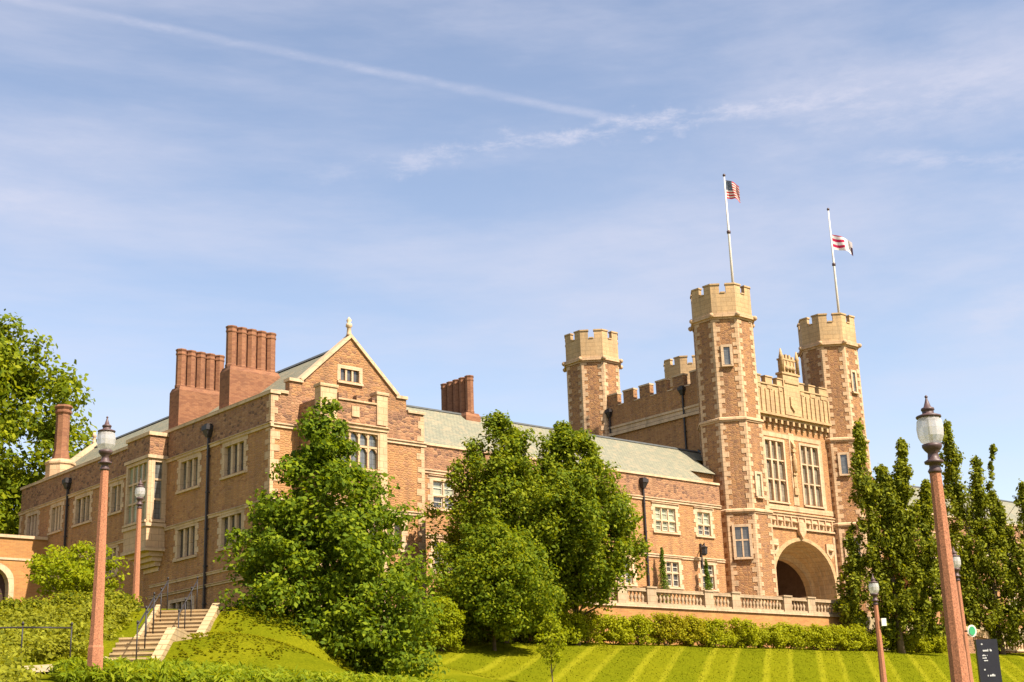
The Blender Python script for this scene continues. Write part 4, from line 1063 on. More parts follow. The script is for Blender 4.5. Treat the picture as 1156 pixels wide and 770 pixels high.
def cheek(mb, a, za, b, zb_, side, w, t=.34, h=.16):
    oA = a + sn * side * w; oB = a + sn * side * (w + t); iA = b + sn * side * w; iB = b + sn * side * (w + t)
    mb.hexa([(oA.x, oA.y, za - .5), (oB.x, oB.y, za - .5), (iB.x, iB.y, zb_ - .5), (iA.x, iA.y, zb_ - .5), (oA.x, oA.y, za + h), (oB.x, oB.y, za + h), (iB.x, iB.y, zb_ + h), (iA.x, iA.y, zb_ + h)])
cheek(mb, s1 - sd * .3, zb1 + .02, l0, zl + .1, 1, w1 / 2 + .002, .24); cheek(mb, l0 + sd * .003, zl + .1, l1 - sd * .2, zl + .12, 1, w1 / 2 + .004, .23)
cheek(mb, s2 - sd * .19, zl + .13, s3, zt2 + .06, 1, .785, .24)
cheek(mb, s2 - sd * .2, zl + .06, s3, zt2 + .06, -1, .785, .15)
mb.build('cheek_wall', M['step_stone'], ST)
pth = MB(); e1 = s1 - sd * .5; e2 = s1 - sd * 3.0 - sn * 2.8; e3 = s1 - sd * 5 - sn * 7
top_p = s3 + sd * 8
def strip(a, b, w, zo=.05):
    d = (b - a).normalized(); nn = Vector((d.y, -d.x, 0)); k = 8
    for i in range(k):
        p = a.lerp(b, i / k); q_ = a.lerp(b, (i + 1) / k)
        Q = [p - nn * w / 2, p + nn * w / 2, q_ + nn * w / 2, q_ - nn * w / 2]
        pth.face([(v.x, v.y, ground(v.x, v.y) + zo) for v in Q])
strip(e1 + sd * .5, e2, 1.8); strip(s3 + sd * .2, top_p, 2.0)
o = pth.build('path', M['paving']); o['kind'] = 'structure'; o['label'] = 'pale path joining the foot and head of the steps'

def handrail(label, pts, group):
    h = thing('handrail', label, 'handrail', pts[0], group)
    for p in pts:
        mb = MB(); mb.tube([p, Vector(p) + Vector((0, 0, 1.0))], .017, 6); mb.lathe([(.032, .98), (.032, 1.03), (.01, 1.06)], tuple(p), 6); mb.build('post', M['iron'], h)
    mb = MB()
    for zz in (.92,):
        for a, b in zip(pts, pts[1:]): mb.tube([Vector(a) + Vector((0, 0, zz)), Vector(b) + Vector((0, 0, zz))], .016 if zz < .9 else .022, 6)
    mb.build('rail', M['iron'], h)
def rail_pts(start, z0, run, rise, n, side, k):
    out = []
    for i in range(k):
        t = n * i / (k - 1); p = start + sd * run * t + sn * side
        out.append((p.x, p.y, z0 + rise * t))
    return out
handrail('thin black handrail in the middle of the lower flight of steps', rail_pts(s1 - sd * .2, zb1 + .1, t1, r1, n1, .25, 3), 'iron handrails on the steps')
handrail('thin black handrail on the left side of the upper flight of steps', rail_pts(s2, zl, .36, r2, n2, -.6, 4), 'iron handrails on the steps')
handrail('thin black handrail on the right side of the upper flight of steps', rail_pts(s2, zl, .36, r2, n2, .3, 4), 'iron handrails on the steps')
ra = [(v.x, v.y, ground(v.x, v.y)) for v in (s1 - sn * 1.3 - sd * .3, s1 - sn * 2.3 - sd * .9, s1 - sn * 3.6 - sd * 1.7, s1 - sn * 4.9 - sd * 2.6)]
handrail('thin black handrail rising through the shrubs left of the steps', ra, 'iron handrails on the steps')

# ------------------------------------------------------------------ lamp posts
lamp = thing('street_lamp', 'tall red-brown post with a frosted acorn globe at the right edge', 'street lamp', (0, 0, 0), 'acorn-globe lamp posts')
H = 5.3
mb = MB(); mb.lathe([(.165, 0), (.165, .5), (.15, .55), (.135, .9), (.085, H - 1.12)], (0, 0, 0), 8, False); mb.build('post', M['post'], lamp)
mb = MB(); mb.lathe([(.09, H - 1.13), (.105, H - 1.1), (.075, H - 1.05), (.075, H - 1.0), (.135, H - .985), (.14, H - .95), (.085, H - .92), (.075, H - .83), (.12, H - .78), (.145, H - .74), (.145, H - .70), (.11, H - .69)], (0, 0, 0), 14); mb.build('collar', M['bronze'], lamp)
mb = MB(); mb.lathe([(.1, H - .69), (.15, H - .66), (.185, H - .58), (.195, H - .46), (.18, H - .34), (.155, H - .30)], (0, 0, 0), 12, False); g = mb.build('globe', M['globe'], lamp)
mb = MB(); mb.lathe([(.03, H - .69), (.03, H - .4), (.05, H - .38), (.02, H - .32)], (0, 0, 0), 8); mb.build('bulb', M['white'], g)
mb = MB(); mb.lathe([(.15, H - .305), (.185, H - .295), (.185, H - .27), (.12, H - .245), (.085, H - .235), (.085, H - .19), (.1, H - .18), (.095, H - .15), (.055, H - .13), (.02, H - .02), (.012, H + .02)], (0, 0, 0), 14)
mb.lathe([(.01, H), (.028, H + .025), (.01, H + .05)], (0, 0, 0), 8); mb.build('cap', M['bronze'], lamp)
lamp.location = (17.86, 11.05, 4.72 - H)
LP = [((12.38, 27.35, 6.93 - H), 'tall red-brown post with a frosted acorn globe beside the lower steps'),
      ((23.9, 49.5, 10.28 - H), 'red-brown lamp post with a small globe in front of the oriel'),
      ((45.28, 31.23, 5.68 - H), 'slim lamp post with a white globe against the left column tree'),
      ((42.75, 26.1, 5.92 - H), 'lamp post whose globe shows just right of the tall right post')]
for loc, lab in LP: copy_thing(lamp, loc, lab)

# signs
# small green sign on the tall right post
gs = thing('round_sign', 'small round green sign on a white backing on the right lamp post', 'sign', (17.95, 10.85, 1.3))
rv = Vector((rightv.x, rightv.y, 0)).normalized(); fv = Vector((f0.x, f0.y, 0))
cS = Vector((17.97, 10.84, 1.30))
def disc(mb, c, r_, t, n=20, sx=1.0):
    a = [c + rv * (r_ * sx * math.cos(2 * math.pi * i / n)) + Vector((0, 0, r_ * math.sin(2 * math.pi * i / n))) for i in range(n)]
    mb.extr(a, -fv * t)
mb = MB(); disc(mb, cS, .085, .02, 20, .75); mb.build('backing', M['white'], gs)
mb = MB(); disc(mb, cS - fv * .021, .062, .008, 20, .7); mb.build('face', M['green'], gs)
mb = MB(); mb.tube([cS - rv * .1, cS + rv * .02], .012, 6); mb.build('clip', M['iron'], gs)
# white box on the slim lamp
wb = thing('notice_box', 'small white box clamped to the slim lamp post', 'box', (45.33, 31.15, 3.8))
c0 = Vector((45.36, 31.15, 3.9)) + rv * .1
mb = MB(); P = [c0 + rv * a - fv * b for a, b in ((-.09, 0), (.09, 0), (.09, .14), (-.09, .14))]; mb.prism([(p.x, p.y) for p in P], 3.76, 4.04); mb.build('box_body', M['white'], wb)
mb = MB(); mb.tube([c0 - rv * .2, c0], .02, 6); mb.build('clamp', M['iron'], wb)
# dark wayfinding slab
sg = thing('wayfinding_sign', 'dark slab sign with white lettering in the bottom right corner', 'sign', (25.85, 15.25, -.6))
cs_ = Vector((25.83, 15.28, 0)); hw_ = .215
mb = MB(); P = [cs_ - rv * hw_, cs_ + rv * hw_, cs_ + rv * hw_ + fv * .1, cs_ - rv * hw_ + fv * .1]; mb.prism([(p.x, p.y) for p in P], -.6, 1.68); mb.build('panel', M['sign_black'], sg)
tx = MB(); rn = random.Random(4)
def tline(z, u0, u1, h):
    u = u0
    while u < u1:
        w = rn.uniform(.012, .02)
        if rn.random() < .86:
            a = cs_ + rv * u - fv * .004; b = cs_ + rv * min(u + w, u1) - fv * .004; hh = h * rn.choice((.7, .7, 1.0))
            tx.hexa([(a.x, a.y, z), (b.x, b.y, z), ((b - fv * .004).x, (b - fv * .004).y, z), ((a - fv * .004).x, (a - fv * .004).y, z), (a.x, a.y, z + hh), (b.x, b.y, z + hh), ((b - fv * .004).x, (b - fv * .004).y, z + hh), ((a - fv * .004).x, (a - fv * .004).y, z + hh)])
        u += w + .006
for z, a, b, h in ((1.57, -.12, -.09, .04), (1.44, -.12, .08, .045), (1.35, -.12, -.02, .03), (1.30, -.12, -.04, .03), (1.25, -.12, -.02, .03), (1.07, -.12, -.09, .04), (.95, -.08, .09, .045)): tline(z, a, b, h)
tx.build('lettering', M['sign_text'], sg)

# ------------------------------------------------------------------ flagpoles and flags
def flagpole(label, x, y, zb, zt, zm):
    t = thing('flagpole', label, 'flagpole', (x, y, zb), 'white flagpoles on the front towers')
    mb = MB(); mb.tube([(x, y, zb), (x, y, zm), (x, y, zt)], [.13, .1, .06], 8); mb.build('pole', M['flagpole'], t)
    mb = MB(); mb.lathe([(.02, 0), (.13, .1), (.13, .22), (.02, .32)], (x, y, zt), 8); mb.build('finial', M['bronze'], t)
    mb = MB(); mb.lathe([(.1, -.15), (.17, -.1), (.17, .12), (.09, .17)], (x, y, zm), 8); mb.build('joint', M['bronze'], t)
flagpole('white flagpole on the left front tower flying the striped flag', 88.85, 72.3, 34.5, 47.2, 42.0)
flagpole('white flagpole on the right front tower with a half-lowered flag', 103.65, 72.15, 34.5, 47.4, 42.0)
def flag(name, label, kind, x, y, zt, hoist, fly, droop, wdir, fold):
    nu, nv = 24, 14; V, UV = [], []
    wd = Vector((*wdir, 0)).normalized(); side = Vector((-wd.y, wd.x, 0))
    for j in range(nv + 1):
        for i in range(nu + 1):
            u, v = i / nu, j / nv
            p = Vector((x, y, zt)) + wd * (.08 + fly * (u * (1 - .25 * u * fold))) + side * (.22 * math.sin(u * 8 + v * 2.2) * u ** .6 * fold)
            p.z = zt - hoist * (1 - v) * (1 - .18 * u) - droop * u ** 1.3 - .1 * math.sin(u * 6 + 1) * u
            V.append(tuple(p)); UV.append((u, v))
    Fq = [(j * (nu + 1) + i, j * (nu + 1) + i + 1, (j + 1) * (nu + 1) + i + 1, (j + 1) * (nu + 1) + i) for j in range(nv) for i in range(nu)]
    me = bpy.data.meshes.new(name); me.from_pydata(V, [], Fq); l = me.uv_layers.new(name='UVMap')
    for lp in me.loops: l.data[lp.index].uv = UV[lp.vertex_index]
    me.polygons.foreach_set('use_smooth', [True] * len(Fq)); me.update()
    o = link_mesh(name, me, flag_mat(kind)); tag(o, label, 'flag', 'flags on the tower poles'); return o
flag('flag', 'small red striped flag with a dark blue canton on the left pole', 'stripes', 88.85, 72.3, 46.9, 1.75, 1.5, .75, (.62, -.78), 1.0)
flag('flag', 'white and red flag flying half-way down the right pole', 'white', 103.65, 72.15, 45.0, 1.5, 2.3, 1.0, (.62, -.78), .9)

# ------------------------------------------------------------------ foliage
def leaves(name, mat, centers, radii, n_each, size, parent, flat=0.6, up=0.35, seed=0, aspect=.62, shell=.55):
    """centers (k,3), radii (k,3): clumps of leaf blades spread through each clump's volume, denser to its skin"""
    r = np.random.default_rng(seed)
    C = np.repeat(centers, n_each, 0); Rr = np.repeat(radii, n_each, 0); n = len(C)
    d = r.normal(size=(n, 3)); d /= np.linalg.norm(d, axis=1)[:, None]
    rad = shell + (1 - shell) * r.random(n) ** .7
    rad *= np.where(r.random(n) < .18, r.random(n) * .8 + .1, 1) * (1 + .12 * r.normal(size=n))
    P = C + d * Rr * rad[:, None]
    nrm = d * .6 + np.array([.08, -.3, up + .2]) + r.normal(size=(n, 3)) * flat
    nrm /= np.linalg.norm(nrm, axis=1)[:, None]
    a = np.cross(nrm, r.normal(size=(n, 3))); a /= np.linalg.norm(a, axis=1)[:, None]
    b = np.cross(nrm, a)
    s = size * (0.6 + .8 * r.random(n)); s = s[:, None]
    q = np.stack([P - a * s * .5, P + b * s * .5 * aspect + nrm * s * .08, P + a * s * .5, P - b * s * .5 * aspect + nrm * s * .08], 1).reshape(-1, 3)
    o = org_of(parent) if parent is not None else Vector((0, 0, 0))
    q = q - np.array(o)
    me = bpy.data.meshes.new(name)
    me.vertices.add(4 * n); me.vertices.foreach_set('co', q.astype(np.float32).ravel())
    me.loops.add(4 * n); me.loops.foreach_set('vertex_index', np.arange(4 * n, dtype=np.int32))
    me.polygons.add(n); me.polygons.foreach_set('loop_start', np.arange(0, 4 * n, 4, dtype=np.int32)); me.polygons.foreach_set('loop_total', np.full(n, 4, np.int32))
    me.update(calc_edges=True)
    return link_mesh(name, me, mat, parent)

def limb_mesh(base, top, r0, targets, rn, parent):
    mb = MB(); b = Vector(base); t = Vector(top); k = 6; pts = []
    for i in range(k + 1):
        p = b.lerp(t, i / k); p += Vector((rn.uniform(-1, 1), rn.uniform(-1, 1), 0)) * .06 * (i > 0) * (t - b).length * .15; pts.append(p)
    pts[0] = b + Vector((0, 0, -.3))
    mb.tube(pts, [r0 * (1.25 if i == 0 else 1 - .85 * i / k) for i in range(k + 1)], 9)
    mb.build('trunk', M['bark'], parent)
    lm = MB()
    for c in targets:
        c = Vector(c); f = max(.12, min(.85, (c.z - b.z) / max(.1, (t.z - b.z)) - .22)); s = b.lerp(t, f)
        mid = s.lerp(c, .5) + Vector((0, 0, -.12 * (c - s).length))
        rr = r0 * (1 - .8 * f) * .5
        lm.tube([s, mid, c], [rr, rr * .6, rr * .2], 5)
    lm.build('limb', M['bark'], parent)

def tree(name, label, x, y, top, mat, prof, n_cl, n_each, lsize, crad, z0frac, seed, r0=.16, flat_r=.6, base=None, squash=(1, 1), lean=(0, 0), group=None, cat='tree', jit=.12, up=.35):
    """prof: [(height fraction, radius)] outline of the crown"""
    rn = random.Random(seed); r = np.random.default_rng(seed)
    zb = ground(x, y) if base is None else base
    t = thing(name, label, cat, (x, y, zb), group)
    H_ = top - zb; hs = [p[0] for p in prof]; rs = [p[1] for p in prof]
    cs_, rr = [], []
    # volume-weighted heights
    zz = np.linspace(hs[0], hs[-1], 200); ar_ = np.interp(zz, hs, rs) ** 1.25 + .03; ar_ /= ar_.sum()
    hh = r.choice(zz, n_cl, p=ar_)
    for h in hh:
        R_ = np.interp(h, hs, rs); a = r.random() * 2 * math.pi
        q = (r.random() ** .45) * (1 + jit * r.normal())
        c = crad * (.65 + .7 * r.random()) * (.62 + .38 * min(1, R_ / max(rs)))
        q = max(0, q * R_ - c * .38)
        cs_.append((x + lean[0] * h + q * math.cos(a) * squash[0], y + lean[1] * h + q * math.sin(a) * squash[1], zb + H_ * h - c * flat_r * .5))
        rr.append((c, c, c * flat_r))
    order = sorted(range(n_cl), key=lambda i: rn.random())[:16]
    limb_mesh((x, y, zb), (x + lean[0] * .9, y + lean[1] * .9, zb + H_ * .88), r0, [cs_[i] for i in order], rn, t)
    leaves('crown', M[mat], np.array(cs_), np.array(rr), n_each, lsize, t, seed=seed, up=up)
    return t

tree('deciduous_tree', 'large dark green leafy tree hiding the foot of the gabled front', 24.8, 37.6, 11.15, 'maple',
     [(.0, 2.6), (.1, 3.1), (.3, 3.2), (.45, 2.95), (.58, 2.55), (.7, 1.95), (.8, 1.35), (.92, .85), (1.0, .35)], 470, 135, .165, .6, .04, 21, .16, .75, base=1.75, lean=(-.15, .1))
tree('deciduous_tree', 'tall broad-coned tree on the left of a merged pair before the wing', 50.7, 59.3, 18.3, 'linden',
     [(.1, 3.0), (.3, 3.8), (.5, 3.7), (.7, 3.2), (.82, 2.5), (.92, 1.7), (1, .6)], 430, 140, .22, .7, .1, 22, .2, 1.05, up=.5)
tree('deciduous_tree', 'tall tree on the right of a merged pair, touching the balustrade', 54.8, 57.9, 18.2, 'linden',
     [(.2, 1.8), (.32, 3.5), (.42, 4.1), (.55, 3.8), (.7, 3.2), (.82, 2.5), (.92, 1.6), (1, .5)], 430, 140, .22, .7, .1, 23, .2, 1.05, up=.5)
tree('deciduous_tree', 'round yellow-green young tree with a thin trunk on the lawn', 46.8, 55.6, 11.9, 'young',
     [(.14, 1.8), (.25, 3.0), (.42, 3.6), (.6, 3.3), (.78, 2.3), (.92, 1.2), (1, .3)], 330, 120, .19, .6, .1, 24, .09, .9)
tree('deciduous_tree', 'small bright lime-green tree behind the tall left lamp post', 19.9, 45.8, 7.2, 'lime',
     [(.35, .7), (.5, 1.5), (.7, 1.65), (.85, 1.2), (.95, .7), (1, .3)], 70, 70, .14, .42, .1, 25, .07, .5)
tree('deciduous_tree', 'big leafy tree rising behind the far left end of the roof', 38.6, 108.5, 34.4, 'far',
     [(.15, 5), (.3, 8.5), (.5, 10.0), (.68, 9.4), (.82, 7.2), (.93, 4.6), (1, 2.0)], 210, 230, .48, 1.9, .1, 26, .5, .75, base=8.6, jit=.14)
rx, ry = rightv.x, rightv.y
def spires(name, label, x, y, zb, sp_, seed):
    rn = random.Random(seed); r = np.random.default_rng(seed)
    t = thing(name, label, 'tree', (x, y, zb), None); C_, R_ = [], []
    for (dx, dy, z0, z1, rad, n) in sp_:
        for i in range(int(n * 1.9)):
            h = r.random() ** .9; z = z0 + (z1 - z0) * h
            env = rad * (1 - .84 * h ** 1.5) * min(1, .55 + h * 3); a = r.random() * 6.283; q = env * r.random() ** .6 * (1 + .32 * r.normal())
            c = min(.55, .2 + .5 * env) * (.5 + .9 * r.random()); q = max(0, q - c * .25)
            wv = .28 * math.sin(h * 5 + n) * (h + .2); C_.append((x + dx + q * math.cos(a) + rx * wv, y + dy + q * math.sin(a) + ry * wv, z)); R_.append((c * .8, c * .8, c * 1.4))
    idx = [r.integers(len(C_)) for _ in range(14)]
    zt = max(s[3] for s in sp_)
    limb_mesh((x, y, zb), (x, y, zb + (zt - zb) * .7), .24, [C_[i] for i in idx], rn, t)
    leaves('crown', M['column'], np.array(C_), np.array(R_), 85, .26, t, seed=seed, up=.15, shell=.2)
    return t
def sd_(k, dz=0): return (rx * k, ry * k)
spires('column_tree', 'columnar tree with several spires just right of the gatehouse', 87.4, 58.5, 5.3,
       [(*sd_(-1.2), 6.6, 21.9, 1.75, 95), (*sd_(.3), 6.5, 18.6, 2.1, 75), (*sd_(1.5), 6.4, 20.6, 1.8, 90), (*sd_(2.9), 6.8, 17.6, 1.7, 65), (*sd_(-3.0), 7, 13.8, 1.4, 42)], 31)
spires('column_tree', 'columnar tree with loose spires at the right edge', 102.6, 59.4, 5.2,
       [(*sd_(-2.0), 7.2, 24.1, 1.75, 95), (*sd_(-.5), 6.5, 20.9, 2.0, 85), (*sd_(1.3), 6.4, 18.2, 2.2, 75), (*sd_(1.0), 15.5, 22.0, .8, 9), (*sd_(3.4), 6.4, 18.6, 2.3, 80), (*sd_(-2.7), 7.0, 13, 1.2, 30)], 32)
# sapling on the lawn
tree('sapling', 'thin young sapling standing alone on the lower lawn', 41.8, 45.8, 5.5, 'lime', [(.35, .3), (.6, .75), (.8, .6), (1, .15)], 24, 60, .13, .3, .1, 41, .035, .8)

def shrub(name, label, x, y, w, d, h, mat, seed, group=None, n=70, each=70, ls=.15, base=None, cr_=.42, cat='shrub'):
    r = np.random.default_rng(seed); zb = ground(x, y) if base is None else base
    t = thing(name, label, cat, (x, y, zb), group)
    a = r.random(n) * 6.283; q = r.random(n) ** .5; hh = r.random(n) ** .8
    top = np.sqrt(np.maximum(0, 1 - (q ** 2.6)))
    C_ = np.stack([x + np.cos(a) * q * (w / 2 - cr_ * .5), y + np.sin(a) * q * (d / 2 - cr_ * .5), zb + .15 + hh * (h - cr_ * .9) * (.55 + .45 * top)], 1)
    c = cr_ * (.6 + .6 * r.random(n)); R_ = np.stack([c, c, c * .75], 1)
    mb = MB()
    for k in range(6):
        i = r.integers(n); mb.tube([(x + r.normal() * .06, y + r.normal() * .06, zb - .1), tuple(C_[i])], [.03, .012], 5)
    mb.build('stem', M['bark'], t)
    leaves('foliage', M[mat], C_, R_, each, ls, t, seed=seed, up=.45)
    return t
# hedge row under the retaining wall
k = 0; x = 44.5
r = random.Random(3)
while x < 93:
    w = r.uniform(2.1, 2.7); y = 59.7 + r.uniform(-.15, .15)
    xc = x + w / 2
    red = 62 < xc < 66.5
    hh = r.uniform(1.65, 2.05) * (.8 if xc > 86 else 1)
    if 66.5 < xc < 69 : hh = 1.9
    if red: shrub('hedge_shrub', 'rounded shrub with orange-brown new leaves in the hedge row' if xc < 64.5 else 'broad shrub with a coppery tint next to the orange one', xc, y, w + .5, 2.0, hh + .1, 'hedge_red', 100 + k, 'hedge shrubs below the balustrade')
    else: shrub('hedge_shrub', 'rounded yellow-green shrub in the clipped hedge row below the balustrade', xc, y, w + .45, 2.0, hh, 'hedge', 100 + k, 'hedge shrubs below the balustrade')
    x += w; k += 1
shrub('tall_shrub', 'loose yellow-green shrub between the large dark tree and the young tree', 43.0, 55.2, 2.6, 2.4, 2.7, 'lime', 150, n=80)
shrub('tall_shrub', 'bright bushy shrub at the right foot of the young tree', 53.6, 57.9, 3.4, 2.4, 2.4, 'lime', 151, n=90)
# clipped hedge left of the steps
for i, (hx, hy, w, h) in enumerate(((9.5, 45.5, 3.2, .85), (12.2, 44.8, 3.2, .9), (14.8, 44.0, 3.0, .85), (17.3, 43.4, 3.0, .85), (19.4, 42.9, 2.6, .85))):
    shrub('privet_shrub', ['low dark privet shrub at the far left of the row', 'low privet shrub second from the left edge', 'low privet shrub under the small lime tree', 'low privet shrub directly behind the tall lamp post', 'low privet shrub beside the upper steps'][i], hx, hy, w + .5, 2.2, h, 'privet', 160 + i, 'privet shrubs left of the steps', n=70, each=90, ls=.11, base=ground(hx, hy) - .05, cr_=.38)
# slim cypresses by the wing windows
def cypress(label, x, y, zb, zt, rad, seed):
    r = np.random.default_rng(seed); t = thing('cypress', label, 'shrub', (x, y, zb), 'slim cypresses against the wing')
    n = 46; h = np.linspace(0, 1, n); C_ = np.stack([x + r.normal(size=n) * .06, y + r.normal(size=n) * .06, zb + .1 + h * (zt - zb - .3)], 1)
    c = rad * np.minimum(1, 1.25 * (1 - h) + .12) * (.9 + .2 * r.random(n)); R_ = np.stack([c, c, c * 0 + .22], 1)
    mb = MB(); mb.tube([(x, y, zb - .1), (x, y, zb + (zt - zb) * .7)], [.06, .02], 6); mb.build('trunk', M['bark'], t)
    leaves('foliage', M['cypress'], C_, R_, 110, .1, t, seed=seed)
cypress('slim dark cypress left of the lower sash window', 74.55, 69.3, 8.2, 13.35, .5, 71)
cypress('slim dark cypress under the black wall lantern', 79.1, 69.1, 8.2, 12.75, .45, 72)
shrub('terrace_shrub', 'low green shrub on the terrace before the entrance arch', 85.2, 67.2, 2.0, 1.2, 1.45, 'lime', 171, 'low shrubs on the terrace', n=30, base=8.2)
shrub('terrace_shrub', 'low shrub on the terrace at the right jamb of the arch', 90.0, 64.0, 1.6, 1.2, .9, 'hedge', 172, 'low shrubs on the terrace', n=26, base=8.15)

# ground cover and tall grass: nobody could count it
def scatter(name, label, mat, region, n, size, h, seed, up=.6, aspect=.62):
    r = np.random.default_rng(seed); P = []
    poly = np.array(region); lo, hi = poly.min(0), poly.max(0)
    xs_, ys_ = r.uniform(lo[0], hi[0], n * 3), r.uniform(lo[1], hi[1], n * 3)
    ins = np.zeros(len(xs_), bool); j = len(poly) - 1
    for i in range(len(poly)):
        (xi, yi), (xj, yj) = poly[i], poly[j]
        with np.errstate(divide='ignore', invalid='ignore'):
            ins ^= ((yi > ys_) != (yj > ys_)) & (xs_ < (xj - xi) * (ys_ - yi) / (yj - yi + 1e-12) + xi)
        j = i
    xs_, ys_ = xs_[ins][:n], ys_[ins][:n]
    z = ground_np(xs_, ys_)
    hh = h * (.45 + .8 * r.random(len(xs_)))
    C_ = np.stack([xs_, ys_, z + hh * .5], 1); R_ = np.stack([hh * .6, hh * .6, hh * .5], 1)
    o = leaves(name, M[mat], C_, R_, 26, size, None, seed=seed, up=up, aspect=aspect)
    tag(o, label, 'ground cover', kind='stuff'); return o
ex = lambda v: (v.x, v.y)
scatter('ground_cover', 'mixed green and reddish ground cover on the left bank', 'cover',
        [(4, 22), (10.3, 25.2), ex(s1 - sn * 2.6 - sd * .6), ex(s1 - sn * 1.1 + sd * .3), ex(l0 - sn * 1.3), ex(l1 - sn * 1.4), ex(s3 - sn * 1.5), (18.5, 43.0), (8, 44.5), (0, 40)], 4200, .12, .5, 81)
scatter('tall_grass', 'uncut yellow-green grass along the bottom left foreground', 'grassy',
        [(11.6, 27.0), (13.5, 25.2), (18.5, 22.2), (22, 24), (21, 27), (16.5, 29.6), (13.2, 30.8), (12.4, 29.2)], 2600, .2, .3, 82, .1, .22)

scatter('rough_grass', 'rough sunlit grass on the slope to the right of the stone steps', 'bank',
        [ex(s1 + sn * 1.0 - sd * 1.5), ex(s1 + sn * 1.0), ex(l1 + sn * 1.1), ex(s3 + sn * 1.2), (24.5, 43), (28, 42), (27, 37), (22, 32.5), (18.5, 30.5)], 2600, .075, .03, 83, 1.3, .3)
def blades(name, label, x0, x1, y0, y1, n, seed):
    r = np.random.default_rng(seed); x = r.uniform(x0, x1, n); y = r.uniform(y0, y1, n); z = ground_np(x, y)
    h = r.uniform(.015, .045, n); a = r.uniform(0, 6.283, n); w = r.uniform(.015, .035, n); lx, ly = r.normal(size=n) * .05, r.normal(size=n) * .05 + .03
    dx, dy = np.cos(a) * w, np.sin(a) * w
    q = np.stack([np.stack([x - dx, y - dy, z - .01], 1), np.stack([x + dx, y + dy, z - .01], 1), np.stack([x + dx * .3 + lx, y + dy * .3 + ly, z + h], 1), np.stack([x - dx * .3 + lx, y - dy * .3 + ly, z + h], 1)], 1).reshape(-1, 3)
    me = bpy.data.meshes.new(name)
    me.vertices.add(4 * n); me.vertices.foreach_set('co', q.astype(np.float32).ravel())
    me.loops.add(4 * n); me.loops.foreach_set('vertex_index', np.arange(4 * n, dtype=np.int32))
    me.polygons.add(n); me.polygons.foreach_set('loop_start', np.arange(0, 4 * n, 4, dtype=np.int32)); me.polygons.foreach_set('loop_total', np.full(n, 4, np.int32))
    me.update(calc_edges=True)
    return tag(link_mesh(name, me, M['lawn']), label, 'grass', kind='stuff')
blades('mown_grass', 'short mown grass blades on the striped bank below the hedge', 36, 100, 46.5, 59.2, 40000, 91)

# ------------------------------------------------------------------ sky and sun
SUN_EL, SUN_AZ = R(50), R(10)     # azimuth measured from -Y towards +X
world = bpy.data.worlds.new('World'); scene.world = world; world.use_nodes = True
nt = world.node_tree; nt.nodes.clear()
sky = nt.nodes.new('ShaderNodeTexSky'); sky.sky_type = 'NISHITA'; sky.sun_disc = False
sky.sun_elevation = SUN_EL
sunv = Vector((math.sin(SUN_AZ) * math.cos(SUN_EL), -math.cos(SUN_AZ) * math.cos(SUN_EL), math.sin(SUN_EL)))
sky.sun_rotation = math.atan2(sunv.x, sunv.y)
sky.air_density = 1.0; sky.dust_density = 0.9; sky.ozone_density = 1.5; sky.altitude = 100
tc = nt.nodes.new('ShaderNodeTexCoord'); dirv = tc.outputs['Generated']
nv = nt.nodes.new('ShaderNodeVectorMath'); nv.operation = 'NORMALIZE'; lk(nt, dirv, nv.inputs[0]); dirv = nv.outputs[0]
def pix_dir(x, y):
    return (rightv * ((x - 578) / F_PX) + upv * (-(y - 385) / F_PX) + fwd).normalized()
def dot_n(v):
    n = nt.nodes.new('ShaderNodeVectorMath'); n.operation = 'DOT_PRODUCT'; lk(nt, dirv, n.inputs[0]); n.inputs[1].default_value = tuple(v); return n.outputs['Value']
warp = noise(nt, dirv, 28, 5, 0.65)
def smooth(v, a, b):
    n = nt.nodes.new('ShaderNodeMapRange'); n.interpolation_type = 'SMOOTHSTEP'; lk(nt, v, n.inputs[0])
    n.inputs[1].default_value = a; n.inputs[2].default_value = b; return n.outputs[0]
def streak(a, b, width, soft, namp, strength, ends=.04):
    """a band of high cloud lying along a great circle of the sky between two directions"""
    nrm = a.cross(b).normalized(); mid = (a + b).normalized(); tv = (b - a).normalized(); hl = (b - a).length / 2
    off_ = math_n(nt, 'ADD', dot_n(nrm), math_n(nt, 'MULTIPLY', math_n(nt, 'SUBTRACT', warp.outputs[0], .5), namp))
    d = math_n(nt, 'ABSOLUTE', off_)
    core = smooth(d, width + soft, width * .3)
    al = math_n(nt, 'ABSOLUTE', math_n(nt, 'SUBTRACT', dot_n(tv), float(mid.dot(tv))))
    e = smooth(al, hl + ends, hl - ends)
    return math_n(nt, 'MULTIPLY', math_n(nt, 'MULTIPLY', core, e), strength)
mpw = nt.nodes.new('ShaderNodeMapping'); mpw.inputs['Rotation'].default_value = (0.5, 0.15, -0.69); mpw.inputs['Scale'].default_value = (26, 26, 95); lk(nt, dirv, mpw.inputs[0])
puff = noise(nt, mpw.outputs[0], 1.0, 7, 0.68); lump = smooth(puff.outputs[0], .38, .68)
sc1 = streak(pix_dir(-60, -17), pix_dir(705, 136), .0008, .0040, .005, .34, .03)
sc2 = streak(pix_dir(430, 185), pix_dir(930, 112), .0, .0095, .040, .6, .1)
sc3 = streak(pix_dir(880, 125), pix_dir(1200, 80), .012, .03, .04, .42, .08)
sc4 = streak(pix_dir(-60, 212), pix_dir(110, 240), .006, .016, .02, .42, .04)
sc5 = streak(pix_dir(-60, 150), pix_dir(200, 185), .01, .03, .02, .28, .06)
sc6 = streak(pix_dir(1070, 385), pix_dir(1200, 320), .008, .02, .02, .4, .05)
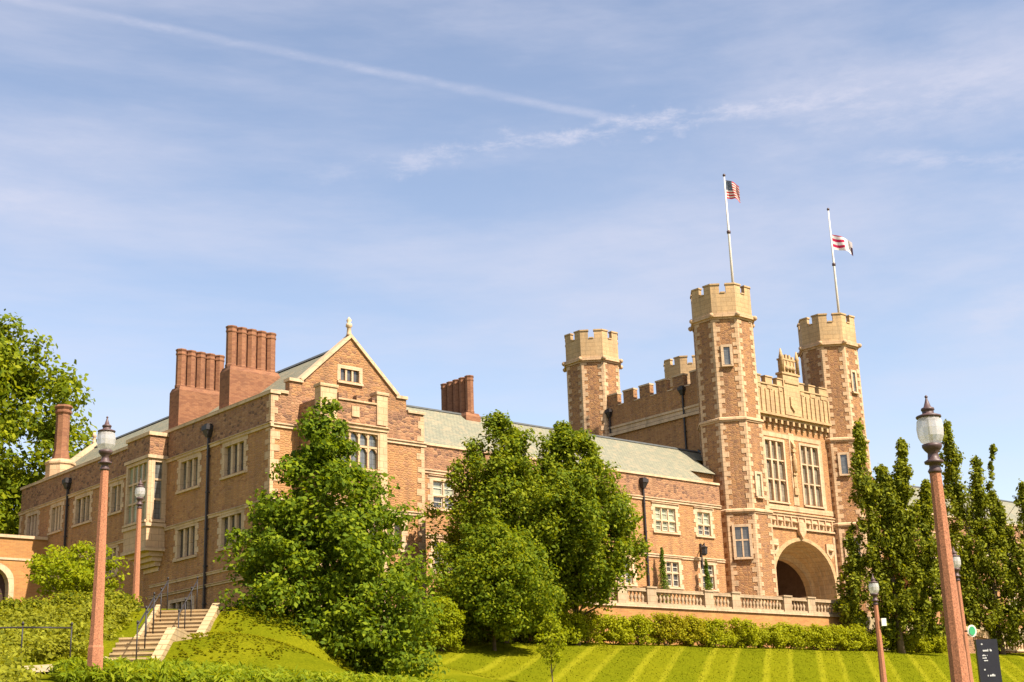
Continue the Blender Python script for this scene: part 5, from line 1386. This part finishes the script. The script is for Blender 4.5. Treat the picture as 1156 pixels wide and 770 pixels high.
sc7 = streak(pix_dir(980, 180), pix_dir(1250, 185), .003, .009, .02, .35, .05)
sc8 = streak(pix_dir(560, 340), pix_dir(1000, 190), .03, .07, .05, .22, .1)
# broad thin veil, stretched along the wind
mp = nt.nodes.new('ShaderNodeMapping'); mp.inputs['Rotation'].default_value = (0.2, 0.3, 0.7); mp.inputs['Scale'].default_value = (1.6, 4.0, 13.0); lk(nt, dirv, mp.inputs[0])
veil = noise(nt, mp.outputs[0], 1.2, 6, 0.6); vf = math_n(nt, 'MULTIPLY', smooth(veil.outputs[0], .34, .8), .5)
tot = vf
for s_, lm in ((sc1, .55), (sc2, 1), (sc3, .6), (sc4, .4), (sc5, .3), (sc6, .5), (sc7, 1), (sc8, .3)):
    k = math_n(nt, 'MULTIPLY', s_, math_n(nt, 'ADD', math_n(nt, 'MULTIPLY', lump, lm), 1 - lm))
    tot = math_n(nt, 'SUBTRACT', 1.0, math_n(nt, 'MULTIPLY', math_n(nt, 'SUBTRACT', 1.0, tot), math_n(nt, 'SUBTRACT', 1.0, k)))
tint = mixc(nt, 1.0, sky.outputs[0], (1.34, 1.13, 1.02), 'MULTIPLY')
SKYW = (3.9, 3.85, 4.45)
col = mixc(nt, tot, tint, SKYW)
bg = nt.nodes.new('ShaderNodeBackground'); lk(nt, col, bg.inputs[0]); bg.inputs[1].default_value = 0.09
wo = nt.nodes.new('ShaderNodeOutputWorld'); lk(nt, bg.outputs[0], wo.inputs[0])

sl = bpy.data.lights.new('sun', 'SUN'); sl.energy = 5.0; sl.angle = R(0.55); sl.color = (1.0, 0.90, 0.75)
so = bpy.data.objects.new('sun', sl); COL.objects.link(so)
so.rotation_euler = sunv.to_track_quat('Z', 'Y').to_euler(); so.location = (60, -40, 90)

for o in bpy.data.objects:
    if 'org' in o: del o['org']
vs = scene.view_settings
vs.view_transform = 'Standard'; vs.look = 'None'; vs.exposure = 1.2; vs.gamma = 1; vs.use_curve_mapping = False
scene.render.engine = 'CYCLES'
scene.cycles.max_bounces = 6; scene.cycles.transparent_max_bounces = 8
